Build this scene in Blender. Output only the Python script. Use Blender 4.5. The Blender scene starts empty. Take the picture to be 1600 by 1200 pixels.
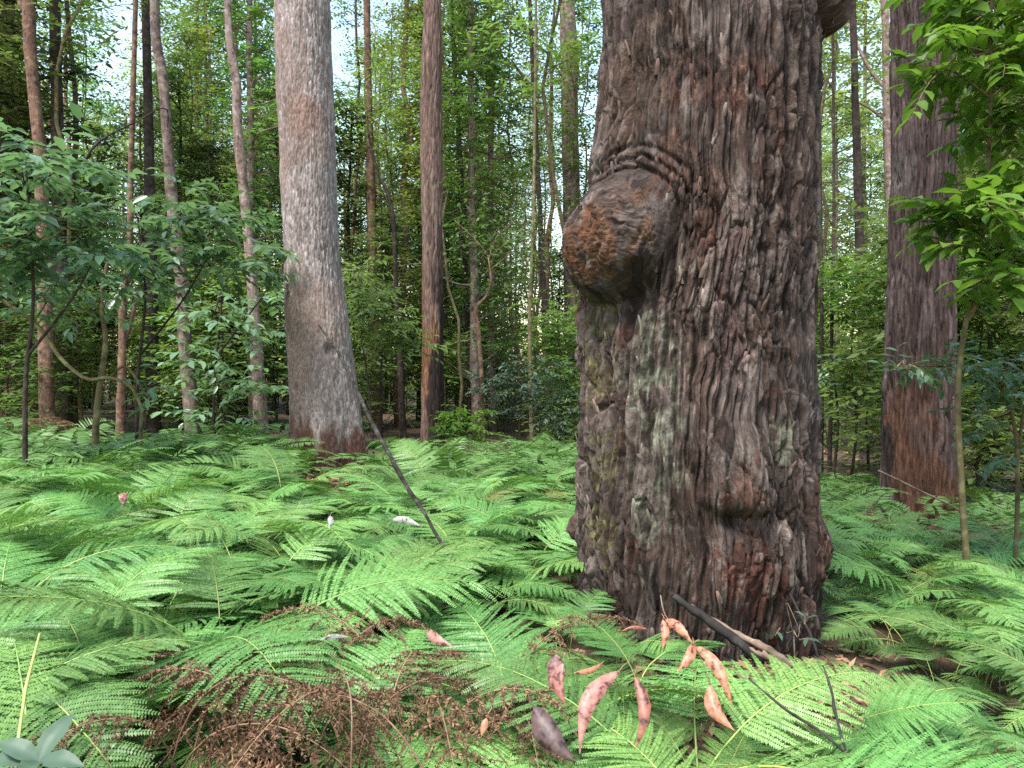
import bpy, math, random
import numpy as np
from mathutils import Vector, Matrix, Euler

random.seed(11)
RNG = np.random.default_rng(11)
SC = bpy.context.scene
COL = SC.collection
R = math.radians

# ------------------------------------------------------------------ camera, sky, sun, exposure
F, CX, CY, CAMH = 1150.0, 800.0, 600.0, 1.5          # focal length and centre in photo pixels, eye height
cd = bpy.data.cameras.new('camera'); cam = bpy.data.objects.new('camera', cd); COL.objects.link(cam)
cam.location = (0, 0, CAMH); cam.rotation_euler = (R(90), 0, 0)
cd.sensor_width = 36; cd.lens = F / 1600 * 36; cd.clip_start = 0.05; cd.clip_end = 2000
SC.camera = cam
SUN_EL, SUN_AZ = R(64), R(215)                         # azimuth clockwise from +Y: behind the camera, over the left shoulder
w = bpy.data.worlds.new('World'); SC.world = w; w.use_nodes = True
nt = w.node_tree; nt.nodes.clear()
sky = nt.nodes.new('ShaderNodeTexSky'); sky.sky_type = 'NISHITA'; sky.sun_disc = False
sky.sun_elevation = SUN_EL; sky.sun_rotation = SUN_AZ; sky.air_density = 2.0; sky.dust_density = 1.0; sky.ozone_density = 1.0
bg = nt.nodes.new('ShaderNodeBackground'); bg.inputs[1].default_value = 0.06
wo = nt.nodes.new('ShaderNodeOutputWorld'); nt.links.new(sky.outputs[0], bg.inputs[0]); nt.links.new(bg.outputs[0], wo.inputs[0])
ld = bpy.data.lights.new('sun', 'SUN'); ld.energy = 1.5; ld.angle = R(18); ld.color = (1.0, 0.95, 0.87)
sun = bpy.data.objects.new('sun', ld); COL.objects.link(sun)
sdir = Vector((math.sin(SUN_AZ) * math.cos(SUN_EL), math.cos(SUN_AZ) * math.cos(SUN_EL), math.sin(SUN_EL)))
sun.rotation_euler = sdir.to_track_quat('Z', 'Y').to_euler(); sun.location = (0, 0, 40)
SC.view_settings.view_transform = 'Standard'; SC.view_settings.look = 'None'
SC.view_settings.gamma = 1.0; SC.view_settings.exposure = 2.7
SC.cycles.use_adaptive_sampling = False; SC.cycles.use_denoising = False; SC.cycles.sample_clamp_indirect = 4.0; SC.cycles.max_bounces = 6; SC.cycles.diffuse_bounces = 2; SC.cycles.transmission_bounces = 4; SC.cycles.glossy_bounces = 2

# ------------------------------------------------------------------ helpers
def P(px, py, d):
    return np.array([(px - CX) / F * d, d, CAMH - (py - CY) / F * d])

def tag(o, label=None, cat=None, group=None, kind=None):
    if label: o['label'] = label
    if cat: o['category'] = cat
    if group: o['group'] = group
    if kind: o['kind'] = kind
    return o

def empty(name, loc=(0, 0, 0)):
    o = bpy.data.objects.new(name, None); COL.objects.link(o); o.location = loc; o.empty_display_size = 0.1
    return o

def link(name, me, parent=None):
    o = bpy.data.objects.new(name, me); COL.objects.link(o); o.parent = parent
    return o

def mesh_np(name, V, faces, mats, midx=None, smooth=False, col=None, grain=None):
    """faces: list of (n,k) index arrays"""
    me = bpy.data.meshes.new(name)
    V = np.asarray(V, dtype=np.float32)
    if isinstance(faces, np.ndarray): faces = [faces]
    faces = [f for f in faces if len(f)]
    me.vertices.add(len(V)); me.vertices.foreach_set('co', V.ravel())
    li = np.concatenate([f.ravel() for f in faces]).astype(np.int32)
    tot = np.concatenate([np.full(len(f), f.shape[1]) for f in faces])
    st = np.concatenate([[0], np.cumsum(tot)[:-1]]).astype(np.int32)
    me.loops.add(len(li)); me.loops.foreach_set('vertex_index', li)
    me.polygons.add(len(tot)); me.polygons.foreach_set('loop_start', st)
    for m in (mats if isinstance(mats, (list, tuple)) else [mats]): me.materials.append(m)
    if midx is not None: me.polygons.foreach_set('material_index', np.asarray(midx, dtype=np.int32))
    if smooth: me.polygons.foreach_set('use_smooth', np.ones(len(tot), dtype=bool))
    if col is not None:
        a = me.color_attributes.new('Col', 'FLOAT_COLOR', 'POINT')
        c = np.ones((len(V), 4), dtype=np.float32); c[:, :3] = col
        a.data.foreach_set('color', c.ravel())
    if grain is not None:
        a = me.attributes.new('Grain', 'FLOAT_VECTOR', 'POINT'); a.data.foreach_set('vector', np.asarray(grain, dtype=np.float32).ravel())
    me.update(calc_edges=True)
    return me

class MB:
    """collects vertices and uniform polygons"""
    def __init__(s): s.V = []; s.Fq = {}; s.n = 0
    def add(s, V, Fs):
        V = np.asarray(V, float)
        for f in (Fs if isinstance(Fs, list) else [Fs]):
            if len(f): s.Fq.setdefault(f.shape[1], []).append(np.asarray(f) + s.n)
        s.V.append(V); s.n += len(V)
    def mesh(s, name, mats, smooth=False, col=None):
        return mesh_np(name, np.concatenate(s.V), [np.concatenate(v) for v in s.Fq.values()], mats, smooth=smooth, col=col)

def unit(v):
    v = np.asarray(v, float)
    return v / np.maximum(np.linalg.norm(v, axis=-1, keepdims=True), 1e-9)

def tube(pts, rad, seg=6, cap=True):
    pts = np.asarray(pts, float); rad = np.asarray(rad, float) * np.ones(len(pts)); n = len(pts)
    T = unit(np.gradient(pts, axis=0))
    up = np.array([0, 0, 1.0]) if abs(T[0][2]) < 0.85 else np.array([1.0, 0, 0])
    A = unit(np.cross(T, up)); B = np.cross(T, A)
    th = np.arange(seg) / seg * 2 * np.pi
    V = pts[:, None] + rad[:, None, None] * (np.cos(th)[None, :, None] * A[:, None] + np.sin(th)[None, :, None] * B[:, None])
    i = np.arange(n - 1)[:, None] * seg; j = np.arange(seg)[None]; k = (j + 1) % seg
    Fq = np.stack([i + j, i + k, i + seg + k, i + seg + j], -1).reshape(-1, 4)
    out = [Fq]
    if cap: out.append(np.array([list(range(seg))[::-1], [(n - 1) * seg + q for q in range(seg)]]))
    return V.reshape(-1, 3), out

def smooth_path(pts, n=24):
    pts = np.asarray(pts, float); m = len(pts)
    t = np.linspace(0, m - 1, n); k = np.clip(t.astype(int), 0, m - 2); f = (t - k)[:, None]
    g = lambda q: pts[np.clip(q, 0, m - 1)]
    p0, p1, p2, p3 = g(k - 1), g(k), g(k + 1), g(k + 2)
    return 0.5 * (2 * p1 + (p2 - p0) * f + (2 * p0 - 5 * p1 + 4 * p2 - p3) * f**2 + (3 * p1 - p0 - 3 * p2 + p3) * f**3)

# ---- noise
def _h(ix, iy, iz, s):
    h = (ix.astype(np.uint32) * np.uint32(374761393) + iy.astype(np.uint32) * np.uint32(668265263)
         + iz.astype(np.uint32) * np.uint32(2147483647 & 1274126177) + np.uint32(s * 7919 + 13))
    h = (h ^ (h >> np.uint32(13))) * np.uint32(1103515245); h = (h ^ (h >> np.uint32(16))) * np.uint32(2654435761)
    return ((h ^ (h >> np.uint32(15))) & np.uint32(0xFFFFFF)).astype(np.float64) / 0xFFFFFF

def vnoise(x, y, z, s=0):
    x, y, z = np.broadcast_arrays(np.asarray(x, float), np.asarray(y, float), np.asarray(z, float))
    x0, y0, z0 = np.floor(x).astype(np.int64), np.floor(y).astype(np.int64), np.floor(z).astype(np.int64)
    fx, fy, fz = x - x0, y - y0, z - z0
    fx, fy, fz = [f * f * (3 - 2 * f) for f in (fx, fy, fz)]
    r = 0
    for a in (0, 1):
        for b in (0, 1):
            for c in (0, 1):
                r = r + _h(x0 + a, y0 + b, z0 + c, s) * (fx if a else 1 - fx) * (fy if b else 1 - fy) * (fz if c else 1 - fz)
    return r

def fbm(x, y, z, o=4, s=0):
    r, a, t = 0, 1.0, 0
    for k in range(o):
        r = r + a * vnoise(np.asarray(x) * 2**k, np.asarray(y) * 2**k, np.asarray(z) * 2**k, s + k); t += a; a *= 0.5
    return r / t

def worley(x, y, s=0):
    """F1, F2, id of the nearest cell, offset from it"""
    x0, y0 = np.floor(x).astype(np.int64), np.floor(y).astype(np.int64)
    f1 = np.full(x.shape, 9.0); f2 = f1.copy(); cid = np.zeros(x.shape); ox = np.zeros(x.shape); oy = np.zeros(x.shape)
    z = np.zeros_like(x0)
    for a in (-1, 0, 1):
        for b in (-1, 0, 1):
            cx, cy = x0 + a, y0 + b
            dx = cx + _h(cx, cy, z, s) - x; dy = cy + _h(cx, cy, z, s + 1) - y
            d = np.sqrt(dx * dx + dy * dy); m = d < f1
            f2 = np.where(m, f1, np.minimum(f2, d)); f1 = np.where(m, d, f1)
            cid = np.where(m, _h(cx, cy, z, s + 2), cid); ox = np.where(m, dx, ox); oy = np.where(m, dy, oy)
    return f1, f2, cid, ox, oy

def sstep(a, b, x):
    t = np.clip((x - a) / (b - a), 0, 1); return t * t * (3 - 2 * t)

MAIN_XY = (1.06, 4.25); PALE_XY = (-2.65, 10.8); RIGHT_XY = (4.95, 8.9); MID_XY = (-1.73, 16.0)
def ground_z(x, y):
    x = np.asarray(x, float); y = np.asarray(y, float)
    z = -0.030 * np.clip(x, -12, 12) + 0.10 * (fbm(x * 0.5, y * 0.5, 0, 3, 50) - 0.5) * np.clip(60 - np.hypot(x, y), 0, 40) / 40
    z = z + 0.16 * np.exp(-((x - MAIN_XY[0])**2 + (y - MAIN_XY[1])**2) / 1.3**2)
    z = z + 0.20 * np.exp(-((x - PALE_XY[0])**2 + (y - PALE_XY[1])**2) / 1.5**2)
    return z

# ------------------------------------------------------------------ materials
def new_mat(name):
    m = bpy.data.materials.new(name); m.use_nodes = True; t = m.node_tree; t.nodes.clear()
    out = t.nodes.new('ShaderNodeOutputMaterial')
    return m, t, out
def N(t, typ, **kw):
    n = t.nodes.new(typ)
    for k, v in kw.items():
        if k.startswith('i_'): n.inputs[k[2:].replace('_', ' ')].default_value = v
        else: setattr(n, k, v)
    return n
def rgba(c): return (c[0], c[1], c[2], 1)
def mixc(t, fac, a, b, mode='MIX'):
    n = t.nodes.new('ShaderNodeMix'); n.data_type = 'RGBA'; n.blend_type = mode
    for idx, v in ((0, fac), (6, a), (7, b)):
        if hasattr(v, 'links'): t.links.new(v, n.inputs[idx])
        else: n.inputs[idx].default_value = v if idx == 0 else rgba(v)
    return n.outputs[2]
def ramp(t, fac, stops):
    n = t.nodes.new('ShaderNodeValToRGB'); t.links.new(fac, n.inputs[0])
    e = n.color_ramp.elements
    while len(e) > 1: e.remove(e[-1])
    e[0].position = stops[0][0]; e[0].color = rgba(stops[0][1])
    for p, c in stops[1:]:
        q = e.new(p); q.color = rgba(c)
    return n.outputs[0]

def leaf_mat(name, cols, trans=0.35, rough=0.45, spec=0.4, tr_tint=(1.12, 1.25, 0.65), hue=0.03, val=0.35):
    m, t, out = new_mat(name)
    geo = N(t, 'ShaderNodeNewGeometry'); oi = N(t, 'ShaderNodeObjectInfo')
    n = len(cols); c = ramp(t, geo.outputs['Random Per Island'], [(i / (n - 1), q) for i, q in enumerate(cols)])
    hsv = N(t, 'ShaderNodeHueSaturation')
    mp = N(t, 'ShaderNodeMapRange'); t.links.new(oi.outputs['Random'], mp.inputs[0]); mp.inputs[3].default_value = 1 - val; mp.inputs[4].default_value = 1 + val
    ml = N(t, 'ShaderNodeMath', operation='MULTIPLY'); t.links.new(oi.outputs['Random'], ml.inputs[0]); ml.inputs[1].default_value = 7.31
    fr = N(t, 'ShaderNodeMath', operation='FRACT'); t.links.new(ml.outputs[0], fr.inputs[0])
    mh = N(t, 'ShaderNodeMapRange'); t.links.new(fr.outputs[0], mh.inputs[0]); mh.inputs[3].default_value = 0.5 - hue; mh.inputs[4].default_value = 0.5 + hue
    t.links.new(c, hsv.inputs['Color']); t.links.new(mp.outputs[0], hsv.inputs['Value']); t.links.new(mh.outputs[0], hsv.inputs['Hue'])
    b = N(t, 'ShaderNodeBsdfPrincipled'); b.inputs['Roughness'].default_value = rough; b.inputs['Specular IOR Level'].default_value = spec
    t.links.new(hsv.outputs[0], b.inputs['Base Color'])
    if trans > 0:
        tr = N(t, 'ShaderNodeBsdfTranslucent'); tc = mixc(t, 1.0, hsv.outputs[0], tr_tint, 'MULTIPLY'); t.links.new(tc, tr.inputs[0])
        mx = N(t, 'ShaderNodeMixShader'); mx.inputs[0].default_value = trans
        t.links.new(b.outputs[0], mx.inputs[1]); t.links.new(tr.outputs[0], mx.inputs[2]); t.links.new(mx.outputs[0], out.inputs[0])
    else: t.links.new(b.outputs[0], out.inputs[0])
    return m

def bark_mat(name, use_col=False, con=1.0, blotch=True, c=((0.10, 0.07, 0.06), (0.2, 0.15, 0.13), (0.05, 0.035, 0.03)), scale=(30, 30, 4), bump=0.5, dist=0.004, rough=0.9, gloss=0.25):
    m, t, out = new_mat(name)
    tc = N(t, 'ShaderNodeTexCoord'); mp = N(t, 'ShaderNodeMapping'); mp.inputs['Scale'].default_value = scale
    if use_col:
        gr = N(t, 'ShaderNodeAttribute', attribute_name='Grain'); t.links.new(gr.outputs['Vector'], mp.inputs[0])
    else: t.links.new(tc.outputs['Object'], mp.inputs[0])
    n1 = N(t, 'ShaderNodeTexNoise'); n1.inputs['Scale'].default_value = 1.0; n1.inputs['Detail'].default_value = 6; n1.inputs['Roughness'].default_value = 0.65
    t.links.new(mp.outputs[0], n1.inputs[0])
    n2 = N(t, 'ShaderNodeTexNoise'); n2.inputs['Scale'].default_value = 2.3; n2.inputs['Detail'].default_value = 4
    t.links.new(tc.outputs['Object'], n2.inputs[0])
    if use_col:
        at = N(t, 'ShaderNodeAttribute', attribute_name='Col')
        v = mixc(t, con, (1, 1, 1), ramp(t, n1.outputs[0], [(0.30, (0.30, 0.28, 0.27)), (0.46, (0.80, 0.78, 0.76)), (0.58, (1.25, 1.25, 1.25)), (0.72, (2.2, 2.2, 2.2))]))
        base = mixc(t, 1.0, at.outputs['Color'], v, 'MULTIPLY')
    else:
        a = ramp(t, n1.outputs[0], [(0.3, c[2]), (0.5, c[0]), (0.72, c[1])])
        base = mixc(t, 0.6, a, ramp(t, n2.outputs[0], [(0.35, c[0]), (0.65, c[1])]), 'MIX')
        n3 = N(t, 'ShaderNodeTexNoise'); n3.inputs['Scale'].default_value = 9; n3.inputs['Detail'].default_value = 5; t.links.new(tc.outputs['Object'], n3.inputs[0])
        base = mixc(t, ramp(t, n3.outputs[0], [(0.54, (0, 0, 0)), (0.62, (0.75, 0.75, 0.75))]), base, (c[1][0] * 1.25, c[1][1] * 1.4, c[1][2] * 1.4)); base = mixc(t, ramp(t, n3.outputs[0], [(0.36, (0.8, 0.8, 0.8)), (0.44, (0, 0, 0))]), base, c[2])
        oi = N(t, 'ShaderNodeObjectInfo'); mr = N(t, 'ShaderNodeMapRange'); t.links.new(oi.outputs['Random'], mr.inputs[0])
        mr.inputs[3].default_value = 0.7; mr.inputs[4].default_value = 1.3
        h = N(t, 'ShaderNodeHueSaturation'); t.links.new(base, h.inputs['Color']); t.links.new(mr.outputs[0], h.inputs['Value']); base = h.outputs[0]
    b = N(t, 'ShaderNodeBsdfPrincipled'); b.inputs['Roughness'].default_value = rough; b.inputs['Specular IOR Level'].default_value = gloss
    t.links.new(base, b.inputs['Base Color'])
    bp = N(t, 'ShaderNodeBump'); bp.inputs['Strength'].default_value = bump; bp.inputs['Distance'].default_value = dist
    t.links.new(n1.outputs[0], bp.inputs['Height']); t.links.new(bp.outputs[0], b.inputs['Normal']); t.links.new(b.outputs[0], out.inputs[0])
    return m

def ground_mat():
    m, t, out = new_mat('forest_floor')
    tc = N(t, 'ShaderNodeTexCoord')
    n1 = N(t, 'ShaderNodeTexNoise'); n1.inputs['Scale'].default_value = 9; n1.inputs['Detail'].default_value = 8; n1.inputs['Roughness'].default_value = 0.7
    n2 = N(t, 'ShaderNodeTexVoronoi'); n2.inputs['Scale'].default_value = 28
    t.links.new(tc.outputs['Object'], n1.inputs[0]); t.links.new(tc.outputs['Object'], n2.inputs[0])
    a = ramp(t, n1.outputs[0], [(0.3, (0.035, 0.022, 0.014)), (0.5, (0.085, 0.05, 0.03)), (0.7, (0.16, 0.10, 0.06))])
    base = mixc(t, 0.35, a, n2.outputs['Color'], 'MULTIPLY')
    b = N(t, 'ShaderNodeBsdfPrincipled'); b.inputs['Roughness'].default_value = 0.95
    bp = N(t, 'ShaderNodeBump'); bp.inputs['Strength'].default_value = 0.8; bp.inputs['Distance'].default_value = 0.03
    t.links.new(n1.outputs[0], bp.inputs['Height']); t.links.new(bp.outputs[0], b.inputs['Normal'])
    t.links.new(base, b.inputs['Base Color']); t.links.new(b.outputs[0], out.inputs[0])
    return m

M = {}
M['ground'] = ground_mat()
M['bark_main'] = bark_mat('burled_bark', True, scale=(52, 16, 10), bump=1.0, dist=0.016)
M['bark_pale'] = bark_mat('pale_bark', True, con=0.6, scale=(60, 13, 6), bump=0.8, dist=0.014)
M['bark_right'] = bark_mat('red_brown_bark', True, scale=(50, 6, 4), bump=1.0, dist=0.02)
M['bark_mid'] = bark_mat('rust_bark', True, scale=(40, 5, 4), bump=0.8, dist=0.015)
M['bark_grey'] = bark_mat('grey_brown_bark', c=((0.15, 0.10, 0.085), (0.26, 0.19, 0.165), (0.055, 0.038, 0.03)), scale=(26, 26, 4), bump=1.0, dist=0.03)
M['bark_red'] = bark_mat('reddish_bark', c=((0.11, 0.06, 0.04), (0.19, 0.11, 0.075), (0.04, 0.024, 0.018)), scale=(26, 26, 4), bump=1.0, dist=0.03)
M['bark_dark'] = bark_mat('dark_bark', c=((0.030, 0.021, 0.017), (0.065, 0.045, 0.036), (0.012, 0.010, 0.009)), scale=(26, 26, 4), bump=1.0, dist=0.03)
M['bark_olive'] = bark_mat('mossy_bark', c=((0.10, 0.08, 0.037), (0.17, 0.135, 0.07), (0.05, 0.042, 0.02)), scale=(30, 30, 6))
M['bark_stick'] = bark_mat('weathered_stick', c=((0.012, 0.010, 0.009), (0.04, 0.034, 0.031), (0.006, 0.005, 0.005)), scale=(60, 60, 12), gloss=0.1)
M['bark_twig'] = bark_mat('tan_twig', c=((0.10, 0.065, 0.045), (0.18, 0.13, 0.095), (0.05, 0.034, 0.025)), scale=(60, 60, 12))
M['fern'] = leaf_mat('fern_green', [(0.085, 0.19, 0.048), (0.115, 0.235, 0.062), (0.15, 0.285, 0.082)], trans=0.25, rough=0.45, spec=0.35, hue=0.018, val=0.28)
M['fern_stalk'] = leaf_mat('fern_stalk_green', [(0.20, 0.27, 0.06), (0.26, 0.30, 0.08)], trans=0.0, rough=0.5)
M['fern_dead'] = leaf_mat('fern_brown', [(0.065, 0.034, 0.022), (0.135, 0.072, 0.042), (0.24, 0.145, 0.085)], trans=0.2, rough=0.7, spec=0.2, tr_tint=(1.3, 1, 0.7), hue=0.01)
M['fern_dead_stalk'] = leaf_mat('fern_stalk_brown', [(0.14, 0.07, 0.045), (0.24, 0.14, 0.08)], trans=0.0, rough=0.6, hue=0.01)
M['leaf_olive'] = leaf_mat('olive_leaf', [(0.088, 0.118, 0.05), (0.118, 0.152, 0.062), (0.165, 0.20, 0.088)], trans=0.5, hue=0.04, val=0.5)
M['leaf_mid'] = leaf_mat('mid_green_leaf', [(0.078, 0.125, 0.05), (0.108, 0.165, 0.064), (0.155, 0.215, 0.085)], trans=0.5, hue=0.04, val=0.5)
M['leaf_light'] = leaf_mat('light_green_leaf', [(0.11, 0.165, 0.05), (0.14, 0.20, 0.06), (0.18, 0.25, 0.08)], trans=0.5, hue=0.04, val=0.5)
M['leaf_pale'] = leaf_mat('pale_green_leaf', [(0.14, 0.20, 0.09), (0.20, 0.27, 0.12), (0.26, 0.33, 0.16)], trans=0.5)
M['leaf_blue'] = leaf_mat('glossy_blue_green_leaf', [(0.08, 0.145, 0.08), (0.12, 0.20, 0.115), (0.17, 0.27, 0.17)], trans=0.4, rough=0.3, spec=0.7, hue=0.02)
M['leaf_bright'] = leaf_mat('bright_green_leaf', [(0.07, 0.15, 0.022), (0.10, 0.205, 0.03), (0.17, 0.30, 0.05)], trans=0.42, rough=0.35, spec=0.5, hue=0.02, val=0.15)
M['leaf_grey'] = leaf_mat('grey_green_leaf', [(0.045, 0.08, 0.05), (0.07, 0.115, 0.075)], trans=0.2, rough=0.5, spec=0.3, hue=0.01, val=0.1)
def dry_leaf(name, c1, c2):
    m, t, out = new_mat(name)
    tc = N(t, 'ShaderNodeTexCoord'); n1 = N(t, 'ShaderNodeTexNoise'); n1.inputs['Scale'].default_value = 55; n1.inputs['Detail'].default_value = 6
    t.links.new(tc.outputs['Object'], n1.inputs[0])
    a = ramp(t, n1.outputs[0], [(0.36, (c1[0] * .22, c1[1] * .18, c1[2] * .18)), (0.44, c1), (0.62, c2)])
    b = N(t, 'ShaderNodeBsdfPrincipled'); b.inputs['Roughness'].default_value = 0.5; b.inputs['Specular IOR Level'].default_value = 0.4
    t.links.new(a, b.inputs['Base Color']); t.links.new(b.outputs[0], out.inputs[0])
    return m
M['dry_pink'] = dry_leaf('dry_leaf_pink', (0.22, 0.085, 0.07), (0.32, 0.15, 0.12))
M['dry_orange'] = dry_leaf('dry_leaf_orange', (0.27, 0.095, 0.05), (0.36, 0.16, 0.095))
M['dry_red'] = dry_leaf('dry_leaf_red', (0.16, 0.05, 0.034), (0.23, 0.085, 0.055))
M['dry_brown'] = dry_leaf('dry_leaf_brown', (0.05, 0.026, 0.024), (0.08, 0.045, 0.04))
M['dry_purple'] = dry_leaf('dry_leaf_purple', (0.10, 0.028, 0.034), (0.27, 0.15, 0.13))
M['dry_white'] = dry_leaf('bleached_leaf', (0.20, 0.20, 0.18), (0.28, 0.28, 0.25))
M['litter'] = leaf_mat('litter_brown', [(0.10, 0.05, 0.03), (0.22, 0.12, 0.07), (0.34, 0.20, 0.13)], trans=0.0, rough=0.7, spec=0.2, hue=0.01, val=0.1)

# ------------------------------------------------------------------ ground, one sheet to the horizon
def build_ground():
    a = np.concatenate([-np.geomspace(900, 14, 20), np.linspace(-13.5, 13.5, 109), np.geomspace(14, 900, 20)])
    b = np.concatenate([-np.geomspace(900, 6, 14), np.linspace(-5.5, 22, 111), np.geomspace(23, 900, 24)])
    X, Y = np.meshgrid(a, b, indexing='ij'); Z = ground_z(X, Y)
    V = np.stack([X, Y, Z], -1).reshape(-1, 3); n, m = X.shape
    i = np.arange(n - 1)[:, None] * m; j = np.arange(m - 1)[None]
    Fq = np.stack([i + j, i + m + j, i + m + j + 1, i + j + 1], -1).reshape(-1, 4)
    tag(link('ground', mesh_np('ground', V, Fq, M['ground'], smooth=True)), 'brown forest floor covered with leaf litter', None, None, 'structure')
build_ground()

# ------------------------------------------------------------------ trunks with real bark relief
def rows_to_profile(rows, dc, n):
    """rows (y, left, right) of the silhouette in photo pixels, axis at depth dc -> z, axis x, radius"""
    rows = np.array(rows, float); rows = rows[np.argsort(-rows[:, 0])]
    aL, aR = np.arctan((rows[:, 1] - CX) / F), np.arctan((rows[:, 2] - CX) / F)
    ac, ah = (aL + aR) / 2, (aR - aL) / 2
    z = CAMH - (rows[:, 0] - CY) / F * dc
    x = dc * np.tan(ac); r = dc / np.cos(ac) * np.sin(ah)
    t = smooth_path(np.stack([z, x, r], 1), n)
    zz = np.linspace(z[0], z[-1], n)
    return zz, np.interp(zz, t[:, 0], t[:, 1]), np.interp(zz, t[:, 0], t[:, 2])

def trunk_grid(rows, dc, nth, nz, dense=0):
    z, xc, r = rows_to_profile(rows, dc, nz)
    x0 = np.interp(0.8, z, xc); face = math.atan2(-dc, -x0)                     # azimuth that looks at the eye
    th = np.linspace(-np.pi, np.pi, nth, endpoint=False)                         # 0 looks at the eye, + to its right
    if dense: th = np.concatenate([np.linspace(R(-102), R(102), nth - 50, endpoint=False), np.linspace(R(102), R(258), 50, endpoint=False)])
    TH, Z = np.meshgrid(th, z); ang = face + TH
    return dict(TH=TH, Z=Z, ang=ang, R=np.repeat(r[:, None], nth, 1), XC=np.repeat(xc[:, None], nth, 1), YC=np.full_like(Z, dc),
                n=np.stack([np.cos(ang), np.sin(ang), 0 * ang], -1), r=r, nth=nth, nz=nz)

def grid_mesh(name, S, nth, nz, mat, col, pa, va):
    i = np.arange(nz - 1)[:, None] * nth; j = np.arange(nth)[None]; k = (j + 1) % nth
    Fq = np.stack([i + j, i + k, i + nth + k, i + nth + j], -1).reshape(-1, 4)
    return mesh_np(name, S.reshape(-1, 3), [Fq, np.arange((nz - 1) * nth, nz * nth)[None]], mat, smooth=True, col=col.reshape(-1, 3),
                   grain=np.stack([pa, va, 0.3 * np.hypot(S[..., 0], S[..., 1])], -1).reshape(-1, 3))

def lerp(a, b, f): return a + (np.asarray(b) - a) * f[..., None]

def high_crown(seed, z0, z1, spread, nlimb, mat, leaf=0.13, per=26):
    """limbs and leaf clumps of a tall tree, far above the picture; local to the trunk axis"""
    rg = np.random.default_rng(seed); wood = MB(); lv = MB()
    for k in range(nlimb):
        h = z0 + (z1 - z0) * (k + rg.random()) / nlimb; az = rg.random() * 6.283; ln = spread * rg.uniform(0.5, 1.0)
        p = [np.array([0, 0, h])]
        d = np.array([math.cos(az), math.sin(az), rg.uniform(0.4, 0.9)]); d = unit(d)
        for s in range(4): d = unit(d + rg.normal(0, 0.18, 3)); p.append(p[-1] + d * ln / 4)
        q = smooth_path(p, 10); V, Fs = tube(q, np.linspace(0.10, 0.02, 10), 6); wood.add(V, Fs)
        for c in range(7):
            cpos = q[rg.integers(4, 10)] + rg.normal(0, 0.7, 3)
            n = per; pos = cpos + rg.normal(0, 1, (n, 3)) * (0.75, 0.75, 0.4)
            V, Fs = leaves_far(pos, rg, leaf); lv.add(V, Fs)
    return wood, lv

def leaves_far(pos, rg, size, droop=0.3, aspect=0.42, flat=0.6):
    n = len(pos); a = rg.random(n) * 6.283
    D = unit(np.stack([np.cos(a), np.sin(a), rg.normal(-droop, 0.45, n)], 1))
    Nn = unit(np.stack([rg.normal(0, flat, n), rg.normal(0, flat, n), np.ones(n)], 1))
    S = unit(np.cross(D, Nn)); L = (size * rg.uniform(0.6, 1.25, n))[:, None]; W = L * aspect * 0.5
    V = np.stack([pos, pos + D * L * 0.45 + S * W, pos + D * L, pos + D * L * 0.45 - S * W], 1).reshape(-1, 3)
    return V, np.arange(4 * n).reshape(-1, 4)

def leaves_near(pos, D, Nn, L, aspect=0.4, fold=0.15, rg=RNG):
    """two folded halves each, rounded outline"""
    n = len(pos); S = unit(np.cross(D, Nn)); Nn = np.cross(S, D); L = np.asarray(L)[:, None]; W = L * aspect * 0.5
    cur = -0.10 * L * Nn
    b = pos; m = pos + D * L * 0.5 + cur * -0.3; tip = pos + D * L + cur
    l1 = pos + D * L * 0.28 + S * W * 0.85 + Nn * W * fold * 2; l2 = pos + D * L * 0.66 + S * W * 0.78 + Nn * W * fold * 2
    r1 = pos + D * L * 0.28 - S * W * 0.85 + Nn * W * fold * 2; r2 = pos + D * L * 0.66 - S * W * 0.78 + Nn * W * fold * 2
    V = np.stack([b, m, tip, l1, l2, r1, r2], 1).reshape(-1, 3); o = np.arange(n)[:, None] * 7
    return V, np.concatenate([o + [0, 1, 2, 4, 3], o + [0, 5, 6, 2, 1]])

def add_tall_top(root, g, mat, seed, wood_mat, leafm):
    """continue the trunk above the modelled bark up to a crown, as parts of the tree"""
    top = np.array([g['XC'][-1, 0], g['YC'][-1, 0], g['Z'][-1, 0]]); r = g['r'][-1]
    z = np.linspace(top[2] - 0.04, top[2] + 14, 12)
    V, Fs = tube(np.stack([np.full(12, top[0]), np.full(12, top[1]), z], 1), np.linspace(r * 0.99, r * 0.45, 12), 32)
    link('upper_trunk', mesh_np('upper_trunk', V, Fs, wood_mat, smooth=True), root)
    wood, lv = high_crown(seed, top[2] + 8, top[2] + 14, 4.0, 9, None)
    off = np.array([top[0], top[1], 0])
    for mbx in (wood, lv): mbx.V = [v + off for v in mbx.V]
    link('limbs', wood.mesh('limbs', wood_mat, True), root); link('crown', lv.mesh('crown', leafm), root)

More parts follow.
